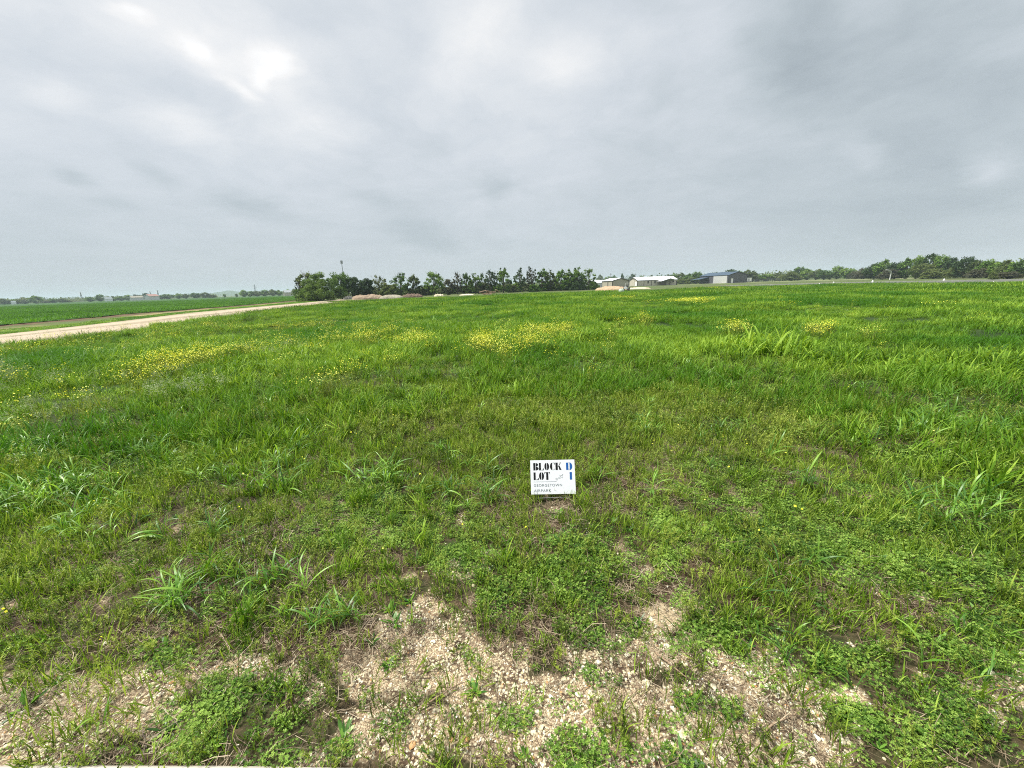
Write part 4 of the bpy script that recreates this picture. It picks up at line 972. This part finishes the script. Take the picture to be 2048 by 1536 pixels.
# behind the tree row and behind the tan hangars
BK = [(1200,548,16,520,'olive','hazy tree at the right end of the tree row, far behind'),(1215,551,18,520,'green','hazy tree left of the far pole'),(1228,549,16,520,'green','hazy tree behind the white roof of the front hangar'),
 (1244,545,7,420,'dark','small pointed dark tree above the gable of the front hangar'),(1264,546,14,430,'dark','round dark tree left of the utility pole'),(1283,550,20,560,'green','low hazy tree by the utility pole'),(1300,549,20,560,'olive','low hazy tree behind the long white roof, left part'),
 (1318,549,20,560,'green','low hazy tree behind the middle of the long white roof'),(1335,548,18,540,'olive','low hazy tree behind the right part of the long white roof'),
 (870,574,90,300,'bush','wide low scrub seen through the left half of the tree row'),(960,572,90,300,'bush','wide low scrub seen through the middle of the tree row'),(1040,570,80,300,'olive','low far trees seen through the right half of the tree row'),(780,576,90,280,'bush','far scrub behind the round topped open tree')]
for i, a in enumerate(BK): fartree(*a, 'far trees behind the hangars and the row', i)
# a distant wooded belt too far to count
m_, t = mat('far_wood'); pos = t.new('ShaderNodeNewGeometry').outputs['Position']
out(t, princ(t, t.mix(t.mrange(t.noise(pos, .03, 5, .7), .35, .65), (.03, .055, .02), (.08, .11, .04)), .95, .05)); FW = m_
rng = np.random.default_rng(5); parts = []
for x_ in np.arange(-400, 2500, 5.0):
    if 425 < x_ < 482: continue
    for _ in range(2):
        D_ = 900 if x_ < 1000 else rng.uniform(420, 700); D_ += rng.uniform(-40, 60)
        g = gd(x_+rng.uniform(-4, 4), D_); hh = rng.uniform(4, 8)*(1.3 if x_ > 1000 else 1.0)
        P_ = rng.normal(size=(46, 3)); P_ /= np.linalg.norm(P_, axis=1)[:, None]; P_ = P_*(rng.random(46)**.4)[:, None]*[7, 7, hh*.55]+g+[0, 0, hh*.5]; P_[:, 2] = np.clip(P_[:, 2], .1, None)
        v, f = quads(P_, rng.uniform(1.2, 2.4, 46), rng=rng); parts.append((v, f, rng.random(), 0))
v, f, tn, mi = join(parts)
tag(meshobj('far_woods', v, f, CM['olive'], attrs={'tint': tn}), kind='stuff')
# low ridge
xs = np.linspace(330, 640, 60); D0 = 2300; V = []; F = []
for j, (dd, hk) in enumerate(((0, 0), (200, .5), (420, .86), (600, 1.0), (900, .6), (1300, 0))):
    for i, x_ in enumerate(xs):
        g = gd(x_, D0+dd); top = zt(x_, hy(x_)-(2.5+6.5*math.exp(-((x_-455)/34)**2)+2.5*math.exp(-((x_-520)/60)**2)+1.6*vnoise(x_, j*0.0, .09))*(1-sst(abs(x_-480.), 110, 160)), D0+600)
        V.append((g[0], g[1], -2+max(0, top)*hk))
n = len(xs); F = [(j*n+i, j*n+i+1, (j+1)*n+i+1, (j+1)*n+i) for j in range(5) for i in range(n-1)]
tag(meshobj('hills', V, F, FW, smooth=True), kind='structure')

# ------------------------------------------------------------------ buildings
def metal_wall(name, col, sc=14):
    m_, t = mat(name); pos = t.new('ShaderNodeTexCoord').outputs['Object']
    n = t.noise(pos, .6, 4, .6); wv = t.new('ShaderNodeTexWave', bands_direction='DIAGONAL'); wv.inputs['Scale'].default_value = 1.1; t.l.new(pos, wv.inputs[0])
    c = t.mix(n, tuple(k*.9 for k in col), tuple(k*1.08 for k in col)); out(t, princ(t, c, .6, .3, bump=wv.outputs['Fac'], bstr=.25, bdist=.04)); return m_
TAN = metal_wall('tan_cladding', (.40, .37, .29)); CREAM = metal_wall('cream_cladding', (.50, .46, .37)); CHAR = metal_wall('charcoal_cladding', (.085, .085, .10))
WROOF = metal_wall('white_roofing', (.74, .76, .78)); BROOF = metal_wall('blue_roofing', (.042, .07, .105)); TRIM = plain('brown_trim', (.055, .045, .035)); DTRIM = plain('dark_trim', (.03, .032, .04)); WDOOR = plain('white_door', (.72, .72, .72)); GLASS = plain('dark_glass', (.02, .022, .025), .15, .5)
RED = metal_wall('red_roofing', (.30, .17, .14)); GREYW = metal_wall('pale_grey_cladding', (.55, .56, .56))
class Build:
    """gabled metal building: corner C, ridge along the side wall s (towards A), gable wall g (towards B)"""
    def __init__(s, name, xc, D, xa, Da, xb, label, wallm, roofm, trimm, eave, ridge, group=None):
        C = gd(xc, D)[:2]; A = gd(xa, Da)[:2]
        e = A-C; L = np.linalg.norm(e); e = e/L; d = ray(xb, hy(xb))[:2]; d = d/np.linalg.norm(d)
        tB = (C@e)/(d@e); B = d*tB; g = B-C; W = np.linalg.norm(g); g = g/W
        s.C, s.e, s.g, s.L, s.W, s.eave, s.ridge = C, e, g, L, W, eave, ridge
        s.root = empty(name, (C[0], C[1], 0)); tag(s.root, label, name.replace('_', ' ') if name in ('barn', 'house', 'shed', 'hangar') else 'hangar', group)
        s.trimm = trimm; s.roofm = roofm
        q_ = s.q; b = MB(); v = [q_(0, 0, -.3), q_(L, 0, -.3), q_(L, W, -.3), q_(0, W, -.3), q_(0, 0, eave), q_(L, 0, eave), q_(L, W, eave), q_(0, W, eave), q_(0, W/2, ridge), q_(L, W/2, ridge)]
        b.add(v, [(0, 1, 5, 4), (2, 3, 7, 6), (0, 4, 8, 7, 3), (1, 2, 6, 9, 5)]); b.build('wall', wallm, s.root)
        b = MB(); o = .25; th = .14; sl_ = (ridge-eave)/(W/2)
        def slope(w0, z0, w1, z1):
            b.add([q_(-o, w0, z0+.03), q_(L+o, w0, z0+.03), q_(L+o, w1, z1+.03), q_(-o, w1, z1+.03), q_(-o, w0, z0+.03+th), q_(L+o, w0, z0+.03+th), q_(L+o, w1, z1+.03+th), q_(-o, w1, z1+.03+th)],
                  [(0, 1, 2, 3), (4, 7, 6, 5), (0, 4, 5, 1), (1, 5, 6, 2), (2, 6, 7, 3), (3, 7, 4, 0)])
        slope(-o, eave-o*sl_, W/2, ridge); slope(W+o, eave-o*sl_, W/2+.002, ridge); s.roof = b.build('roof', roofm, s.root)
        b = MB(); tw = .22                                # rake, eave and corner trim, proud of the walls
        for (w0, z0, w1, z1) in ((-o, eave-o*sl_, W/2, ridge), (W+o, eave-o*sl_, W/2, ridge)):
            b.add([q_(-o-.05, w0, z0-.16), q_(-o-.05, w1, z1-.16), q_(-o-.05, w1, z1+.13), q_(-o-.05, w0, z0+.13), q_(-o-.005, w0, z0-.16), q_(-o-.005, w1, z1-.16), q_(-o-.005, w1, z1+.13), q_(-o-.005, w0, z0+.13)], [(0, 1, 2, 3), (7, 6, 5, 4), (0, 4, 5, 1), (3, 2, 6, 7)])
        s.slab(b, -.04, tw, -.05, -.006, 0, eave-.1); s.slab(b, -.05, -.006, -.05, tw, 0, eave-.1); s.slab(b, -.05, -.006, W-tw, W+.04, 0, eave-.1); s.slab(b, L-tw, L+.04, -.05, -.006, 0, eave-.1)
        s.slab(b, tw+.01, L-tw-.01, -.05, -.006, eave-.26, eave-.08)
        b.build('trim', trimm, s.root)
    def q(s, l, w, z): return (s.e[0]*l+s.g[0]*w, s.e[1]*l+s.g[1]*w, z)
    def slab(s, b, l0, l1, w0, w1, z0, z1):
        v = [s.q(l0, w0, z0), s.q(l1, w0, z0), s.q(l1, w1, z0), s.q(l0, w1, z0), s.q(l0, w0, z1), s.q(l1, w0, z1), s.q(l1, w1, z1), s.q(l0, w1, z1)]
        b.add(v, [(0, 3, 2, 1), (4, 5, 6, 7), (0, 1, 5, 4), (1, 2, 6, 5), (2, 3, 7, 6), (3, 0, 4, 7)])
    def side(s, name, m_, a, b_, z0, z1, proud=.06, parent=None):
        mb = MB(); s.slab(mb, s.L*a, s.L*b_, -proud, -.003, z0, z1); return mb.build(name, m_, parent or s.root)
    def gab(s, name, m_, a, b_, z0, z1, proud=.06, parent=None):
        mb = MB(); s.slab(mb, -proud, -.003, s.W*a, s.W*b_, z0, z1); return mb.build(name, m_, parent or s.root)
b1 = Build('hangar', 1225, 190, 1204, 197, 1257.5, 'small tan metal hangar with brown trim behind the tan sand pile', TAN, WROOF, TRIM, zt(1225, 561.5, 190), zt(1241, 556.5, 194), 'tan metal hangars')
b1.side('door_post', TRIM, .40, .45, 0, b1.eave-.3, .1)
b2 = Build('hangar', 1275, 225, 1354, 236, 1259, 'long cream metal hangar with white roof, two windows and a small porch', CREAM, WROOF, TRIM, zt(1275, 561, 225), zt(1266, 555, 228), 'tan metal hangars')
d_ = b2.gab('door', WDOOR, .06, .30, .1, 2.3); b2.gab('bay_door', CREAM, .38, .97, .1, 3.6, .09); b2.gab('door_header', TRIM, .38, .97, 3.62, 3.74, .12)
b2.side('trim_post', TRIM, .158, .166, 0, b2.eave-.3, .1); b2.side('trim_post', TRIM, .345, .353, 0, b2.eave-.3, .1)
for a in (.25, .425): fr = b2.side('window', TRIM, a, a+.03, 1.3, 2.6, .08); b2.side('pane', GLASS, a+.004, a+.026, 1.4, 2.5, .10, fr)
fr = b2.side('window', TRIM, .885, .915, 1.5, 2.7, .08); b2.side('pane', GLASS, .889, .911, 1.6, 2.6, .10, fr)
# porch: a low gabled roof standing out of the side wall on posts
mb = MB(); L_ = b2.L; la, lb_, lm = L_*.49, L_*.88, L_*.70; pz, pr = 2.2, 3.5; out_ = -5.0
for (l0, z0, l1, z1) in ((la, pz, lm, pr), (lb_, pz+.3, lm+.01, pr)):
    mb.add([b2.q(l0, out_, z0), b2.q(l1, out_, z1), b2.q(l1, -.08, z1), b2.q(l0, -.08, z0), b2.q(l0, out_, z0+.15), b2.q(l1, out_, z1+.15), b2.q(l1, -.08, z1+.15), b2.q(l0, -.08, z0+.15)], [(0, 1, 2, 3), (7, 6, 5, 4), (0, 4, 5, 1), (1, 5, 6, 2), (2, 6, 7, 3), (3, 7, 4, 0)])
pr_ = mb.build('porch_roof', WROOF, b2.root)
for u in (.51, .60, .70, .86): mb = MB(); b2.slab(mb, L_*u, L_*u+.2, out_+.3, out_+.5, -.1, 2.2+(.6 if .55 < u < .8 else 0)); mb.build('porch_post', TRIM, b2.root)
mb = MB(); b2.slab(mb, L_*.50, L_*.69, -1.4, -1.3, 0, 2.2); mb.build('porch_screen', plain('weathered_boards', (.20, .17, .14)), b2.root)
b3 = Build('hangar', 1457, 250, 1399, 266, 1494, 'charcoal metal hangar with blue roof and large white roll up door', CHAR, BROOF, DTRIM, zt(1457, 550.2, 250), zt(1477, 543.3, 256))
dr = b3.side('bay_door', plain('pale_door', (.50, .50, .49)), .05, .50, .1, 4.15, .08)
for i in range(1, 8): b3.side('door_seam', plain('seam_grey', (.45, .45, .45)) if i == 1 else bpy.data.materials['seam_grey'], .052, .498, .1+i*.5, .13+i*.5, .10, dr)
dr = b3.gab('door', WDOOR, .14, .24, .1, 2.5); b3.gab('handle', DTRIM, .145, .152, 1.15, 1.3, .12, dr)
mb = MB(); L_ = b3.L; la, lb_ = L_*.66, L_*1.04
mb.add([b3.q(la, -6, 2.6), b3.q(lb_, -6, 2.2), b3.q(lb_, -.08, 3.2), b3.q(la, -.08, 3.6), b3.q(la, -6, 2.75), b3.q(lb_, -6, 2.35), b3.q(lb_, -.08, 3.35), b3.q(la, -.08, 3.75)], [(0, 1, 2, 3), (7, 6, 5, 4), (0, 4, 5, 1), (1, 5, 6, 2), (2, 6, 7, 3), (3, 7, 4, 0)])
mb.build('canopy_roof', BROOF, b3.root)
for u in (.68, .85, 1.02): mb = MB(); b3.slab(mb, L_*u, L_*u+.18, -5.8, -5.6, 0, 2.35); mb.build('canopy_post', DTRIM, b3.root)
bw = Build('hangar', 1193, 205, 1216, 214, 1170, 'pale grey building half hidden behind the right end of the tree row', GREYW, WROOF, GREYW, zt(1193, 565.5, 205), zt(1185, 561, 210))
# far farm buildings
def farm(name, xc, D, xa, xb, yE, yR, wm, rm, label, da=5):
    return Build(name, xc, D, xa, D+da, xb, label, wm, rm, wm, zt(xc, yE, D), zt(xc, yR, D))
farm('shed', 211, 560, 225, 209, 597, 594.4, WROOF, WROOF, 'small white shed beyond the crop, second farm building from the left')
farm('barn', 263, 540, 287, 260, 595, 592.2, GREYW, CREAM, 'long low pale barn beyond the crop')
farm('barn', 300, 520, 319, 289, 592.5, 588.5, GREYW, RED, 'wide barn with reddish roof beyond the crop, right of the long pale barn')
farm('house', 570, 430, 586, 566, 584.5, 580.6, CREAM, GREYW, 'small pale house beyond the crop just left of the big bush')
farm('house', 2008, 195, 2030, 2002, 533, 530.5, GREYW, WROOF, 'white roofed house among the trees at the right edge')
farm('house', 24, 600, 32, 22, 604, 602.2, WROOF, WROOF, 'tiny white shed beyond the crop near the left edge')
farm('shed', 1108, 210, 1114, 1104, 569, 566, WROOF, WROOF, 'small white shed glimpsed between the trunks of the tree row')

# ------------------------------------------------------------------ poles, pylons, mast
STEEL = plain('weathered_steel', (.30, .31, .32), .5, .4, .1, 1, .3); WOOD = plain('pole_wood', (.14, .11, .09), .9, .1)
def pylon(x, ytop, D, label):
    g = gd(x, D); h = zt(x, ytop, D); root = empty('pylon', g, .5); tag(root, label, 'pylon', 'far power pylons'); w_ = h*.10; mb = MB(); r_ = .22
    lv = [0, .3, .55, .75, 1.0]; ws = [1, .62, .4, .28, .1]
    for sx_, sy_ in ((1, 1), (1, -1), (-1, 1), (-1, -1)): mb.tube([(sx_*w_*a, sy_*w_*a, h*b) for a, b in zip(ws, lv)], r_, 4)
    for i in range(4):
        for (a, b_) in (((1, 1), (1, -1)), ((1, -1), (-1, -1)), ((-1, -1), (-1, 1)), ((-1, 1), (1, 1))):
            mb.tube([(a[0]*w_*ws[i], a[1]*w_*ws[i], h*lv[i]), (b_[0]*w_*ws[i+1], b_[1]*w_*ws[i+1], h*lv[i+1])], r_*.6, 3)
    mb.build('tower', STEEL, root)
    for z in (.70, .82, .93):
        m2 = MB(); m2.tube([(-h*.16, 0, h*z), (0, 0, h*(z+.02)), (h*.16, 0, h*z)], r_*.9, 4); m2.build('crossarm', STEEL, root)
pylon(165, 584, 900, 'faint pylon left of the farm buildings'); pylon(318, 580, 850, 'faint pylon behind the reddish roofed barn'); pylon(303, 582, 1000, 'fainter pylon left of the one behind the reddish barn'); pylon(512, 568.5, 760, 'tallest faint pylon above the tree belt right of the ridge')
g = gd(691, 300); h = zt(691, 521, 300); root = empty('antenna_mast', g); tag(root, 'thin antenna mast with a small head rising behind the trees', 'antenna')
MB().tube([(0, 0, 0), (0, 0, h)], [.32, .2], 6).build('pole', STEEL, root)
for z in (h-.5, h-1.6):
    for an in range(6): mb = MB(); a = an*math.pi/3; mb.box(-.15, .15, .55, .75, z-.5, z+.5); mb.V = [(x_*math.cos(a)-y_*math.sin(a), x_*math.sin(a)+y_*math.cos(a), z_) for x_, y_, z_ in mb.V]; mb.build('antenna_panel', STEEL, root)
def pole(x, ytop, D, label, arm=True):
    g = gd(x, D); h = zt(x, ytop, D); root = empty('utility_pole', g, .4); tag(root, label, 'utility pole', 'utility poles'); MB().tube([(0, 0, 0), (0, 0, h)], [.17, .12], 6).build('pole', WOOD, root)
    MB().box(-1.2, 1.2, -.08, .08, h-.9, h-.72).build('crossarm', WOOD, root)
pole(1221, 546, 300, 'utility pole behind the front tan hangar'); pole(1269.5, 547, 330, 'utility pole behind the long white roof'); pole(1287, 549, 420, 'shorter utility pole right of the one behind the long roof')
# white windsock post
g = gd(1781.5, 205); h = zt(1781.5, 543.6, 205); root = empty('windsock_post', g); tag(root, 'white post with a limp faded windsock before the tall wood', 'windsock')
MB().tube([(0, 0, 0), (0, 0, h)], [.16, .13], 8).build('post', plain('white_paint', (.75, .75, .72)), root)
MB().tube([(-.1, 0, h-.1), (-1.4, -.3, h+.5), (-2.6, -.5, h+.75)], [.3, .24, .16], 8).build('sock', plain('faded_cloth', (.35, .36, .33)), root)
# runway edge markers
def marker(x, yb, hpx, label, sc=1.0):
    g = gp(x, yb); D = math.hypot(*g[:2]); h = hpx/819*D*.62; root = empty('runway_marker', (g[0], g[1], .02)); tag(root, label, 'marker', 'white runway edge markers')
    MB().tube([(0, 0, 0), (0, 0, h*.35), (0, 0, h)], [h*.42, h*.40, h*.16], 10).build('cone', bpy.data.materials['white_paint'], root)
    MB().tube([(0, 0, -.02), (0, 0, .03)], [h*.6, h*.6], 10).build('base', WDOOR, root)
for a in ((1612.5, 571.5, 3, 'leftmost small white marker by the runway, before the low treeline'), (1667, 567, 4.5, 'white marker by the runway below the taller round tree'), (1745, 565, 5, 'white marker on the turf at the left end of the tall wood'),
          (1888, 561, 4, 'white marker at the runway edge below the ragged dark tree'), (1986.5, 566, 3, 'flat white marker on the near edge of the asphalt'), (2038, 551, 4, 'white marker on the far turf at the right edge of the view'), (1639, 569, 3, 'small white marker second from the left by the runway')): marker(*a)

# ------------------------------------------------------------------ heaps, brush, odds and ends
def heap(name, xa, xb, yb, ytop, label, col, col2, rough=.25, seed=0, depth=1.0, D=None, group=None):
    rng = np.random.default_rng(seed); xc = (xa+xb)/2; g = gp(xc, yb) if D is None else gd(xc, D); D = math.hypot(*g[:2]); w_ = (xb-xa)*(g@_f)/FPX; h = zt(xc, ytop, D+w_*.25*depth)
    m_, t = mat(name+'_material'); pos = t.new('ShaderNodeTexCoord').outputs['Object']
    out(t, princ(t, t.mix(t.mrange(t.noise(pos, .9, 6, .7), .3, .7), col, col2), .95, .05, bump=t.noise(pos, 3, 5, .7), bstr=.6, bdist=.2))
    n = 40; V = []; F = []
    for j in range(n):
        for i in range(n):
            u = i/(n-1)*2-1; v = j/(n-1)*2-1; e = max(0, 1-(abs(u)**2.6+v*v))
            z = h*(e**.55)*(.72+.42*vnoise(u*w_, v*w_+seed*9, .55))+rough*(vnoise(u*w_, v*w_+seed*5, 2.4, 1)-.5)*(e > 0)
            V.append((u*w_/2, v*w_*.28*depth, z if e > 0 else -.15))
    F = [(j*n+i, j*n+i+1, (j+1)*n+i+1, (j+1)*n+i) for j in range(n-1) for i in range(n-1)]
    o = meshobj(name, V, F, m_, smooth=True); o.location = (g[0], g[1]+w_*.28*depth*.3, 0); o.rotation_euler = (0, 0, -math.atan2(g[0], g[1])); return tag(o, label, 'heap', group)
SG = 'heaps of sand and earth'
heap('sand_pile', 703, 767, 598.4, 589.0, 'wide pinkish sand pile in front of the dark trees', (.24, .18, .13), (.33, .255, .18), seed=1, group=SG)
heap('sand_pile', 758, 806, 597.2, 590.0, 'long pale grey sand pile right of the pinkish one', (.26, .24, .18), (.34, .31, .24), seed=2, group=SG)
heap('brush_pile', 802, 845, 595, 588.2, 'low brown brush pile behind the right end of the grey sand pile', (.10, .07, .055), (.22, .16, .12), .5, seed=3, group=SG)
heap('sand_pile', 868, 888, 592.6, 587.6, 'small pale cream mound alone before the pointed tree', (.52, .46, .32), (.62, .56, .40), seed=4, group=SG)
heap('sand_pile', 918, 948, 590.5, 588.0, 'very flat pale sand heap right of the small cream mound', (.50, .46, .34), (.60, .55, .42), .05, seed=5, group=SG)
heap('sand_pile', 1191, 1258, 581.0, 572.6, 'wide tan sand pile in front of the small tan hangar', (.38, .27, .17), (.48, .35, .23), seed=6, group=SG)
heap('sand_pile', 1250, 1302, 578.0, 574.6, 'flat pale sand spread right of the tan pile', (.52, .44, .31), (.58, .50, .36), .05, seed=7, group=SG)
heap('sand_pile', 775, 792, 599.3, 597.6, 'tiny pale sand spill in the turf before the grey pile', (.55, .48, .33), (.62, .55, .40), .03, seed=8, group=SG)
heap('rubble_pile', 686, 706, 598.6, 592.6, 'small dark rubble pile left of the pinkish sand pile', (.10, .10, .09), (.26, .25, .23), .5, seed=9, group=SG)
# logs under the row
g = gp(983, 588.5); root = empty('log_pile', g, .3); tag(root, 'pile of pale brown logs under the dark clumped tree', 'log pile')
rng = np.random.default_rng(8)
LG = plain('log_bark', (.28, .20, .13), .9, .1)
for i in range(9):
    a = rng.normal(0, .35); c_ = np.array([rng.normal(0, 1.1), rng.normal(0, .5), .25+.28*(i//3)]); d = np.array([math.cos(a), math.sin(a), rng.normal(0, .16)])*rng.uniform(.8, 1.5)
    MB().tube([c_-d, c_+d*.1, c_+d], [.16, .15, .12], 7).build('log', LG, root)
# small tractor parked in the field
g = gp(1252, 583.2); D = math.hypot(*g[:2]); root = empty('tractor', g, -.5); tag(root, 'small white tractor with black wheels parked in the field before the tan hangars', 'tractor')
WP = bpy.data.materials['white_paint']; RUB = plain('black_rubber', (.015, .015, .015), .8, .2)
mb = MB(); mb.box(-.28, .28, -.9, .15, .55, .95); mb.box(-.24, .24, -.85, .0, .95, 1.05); mb.build('body', WP, root)
MB().box(-.42, .42, .15, .85, .55, .72).build('fender', WP, root)
MB().box(-.22, .22, .35, .8, .74, .88).build('seat', RUB, root); MB().box(-.22, .22, .74, .84, .885, 1.25).build('seat_back', RUB, root)
MB().tube([(0, -.02, .95), (0, .12, 1.28)], .02, 6).build('steering_column', RUB, root)
mb = MB(); 
for sx_ in (-.4, .4): mb.tube([(sx_, .9, .6), (sx_, .92, 1.75), (0, .92, 1.82)], .035, 6)
mb.build('roll_bar', WP, root)
for (x_, y_, r_) in ((-.55, .5, .45), (.55, .5, .45), (-.42, -.75, .27), (.42, -.75, .27)):
    wh = MB().tube([(x_-.12, y_, r_), (x_-.1, y_, r_), (x_+.1, y_, r_), (x_+.12, y_, r_)], [r_*.85, r_, r_, r_*.85], 18).build('wheel', RUB, root)
    MB().tube([(x_-.125, y_, r_), (x_+.125, y_, r_)], [r_*.5, r_*.5], 12).build('rim', WP, wh)
g = gp(1242.5, 585.6); root = empty('water_tank', g, .3); tag(root, 'pale green plastic tank on the grass just left of the tractor', 'tank')
TK = plain('pale_plastic', (.42, .50, .38), .5, .3); MB().tube([(0, 0, .02), (0, 0, .10), (0, 0, .62), (0, 0, .74), (0, 0, .78)], [.48, .52, .52, .36, .14], 16).build('tank_body', TK, root, smooth=True); MB().tube([(0, 0, .78), (0, 0, .86)], .12, 10).build('lid', TK, root)
# white trailer and dark gate frame beside the blue roofed hangar
g = gd(1496, 262); root = empty('trailer', g, .2); tag(root, 'small white box trailer at the right side of the charcoal hangar', 'trailer')
mb = MB(); mb.box(-1.5, 1.5, -1, 1, .55, 2.6); mb.build('box', WP, root); MB().box(-1.0, .2, -1.04, -1.003, .9, 2.2).build('door', plain('grey_panel', (.4, .4, .4)), root)
for x_ in (-.8, .8): MB().tube([(x_, -1.05, .35), (x_, -.85, .35)], .35, 12).build('wheel', RUB, root)
MB().box(1.5, 2.6, -.06, .06, .5, .6).build('drawbar', DTRIM, root)
g0, g1 = gd(1499, 268), gd(1512, 262); hz = zt(1505, 552, 265); root = empty('gate_frame', g0); tag(root, 'tall dark steel gate frame right of the white trailer', 'gate'); d = g1-g0
MB().tube([(0, 0, 0), (0, 0, hz)], .14, 6).build('post', DTRIM, root); MB().tube([tuple(d), tuple(d+[0, 0, hz])], .14, 6).build('post', DTRIM, root); MB().tube([(0, 0, hz), tuple(d+[0, 0, hz])], .13, 6).build('top_rail', DTRIM, root)
g0, g1 = gd(1506, 268), gd(1560, 255); root = empty('fence', g0); tag(root, 'low dark fence running right from the gate frame below the trees', 'fence'); d = g1-g0
for i in range(13): MB().tube([tuple(d*i/12), tuple(d*i/12+[0, 0, 1.7])], .08, 5).build('post', DTRIM, root)
for z in (.5, .9, 1.3, 1.65): MB().tube([(0, 0, z), tuple(d+[0, 0, z])], .07, 4).build('rail', DTRIM, root)
# dry sticks lying on the gravel
for (x_, y_, an, ln, lb) in ((885, 1392, .5, .22, 'short dark forked stick lying on the gravel near the tall single blade'), (455, 1290, -.7, .20, 'pale bent stick lying left of the gravel patch, below the broad grass'), (1560, 1452, .35, .25, 'grey stick on the gravel at the right'), (1340, 1335, -.9, .18, 'thin pale stick on the pebbles below the sandy patch')):
    g = gp(x_, y_); z = float(relief(np.array([g[0]]), np.array([g[1]]))[0]); rng = np.random.default_rng(int(x_)); P_ = [np.array([(u-.5)*ln*math.cos(an)+rng.normal(0, .006), (u-.5)*ln*math.sin(an)+rng.normal(0, .006), .012+.01*rng.random()]) for u in np.linspace(0, 1, 6)]
    mb = MB().tube(P_, [.004, .0045, .004, .0035, .003, .002], 6); mb.tube([P_[3], P_[3]+np.array([.03, .035, .012])], [.003, .0015], 5)
    o = mb.build('stick', LG, smooth=True); o.location = (g[0], g[1], z); tag(o, lb, 'stick', 'dry sticks on the ground')

# ------------------------------------------------------------------ the air: distance fades in a box of thin haze
m_, t = mat('haze_air'); vp = t.new('ShaderNodeVolumePrincipled'); vp.inputs['Color'].default_value = (.60, .72, .80, 1); vp.inputs['Density'].default_value = 0.0003; vp.inputs['Anisotropy'].default_value = 0.0
o_ = t.new('ShaderNodeOutputMaterial'); t.l.new(vp.outputs[0], o_.inputs['Volume'])
hb = MB().box(-4300, 4300, -4300, 4400, -3.2, 41).build('haze', m_); hb.data.name = 'haze'; tag(hb, kind='stuff')
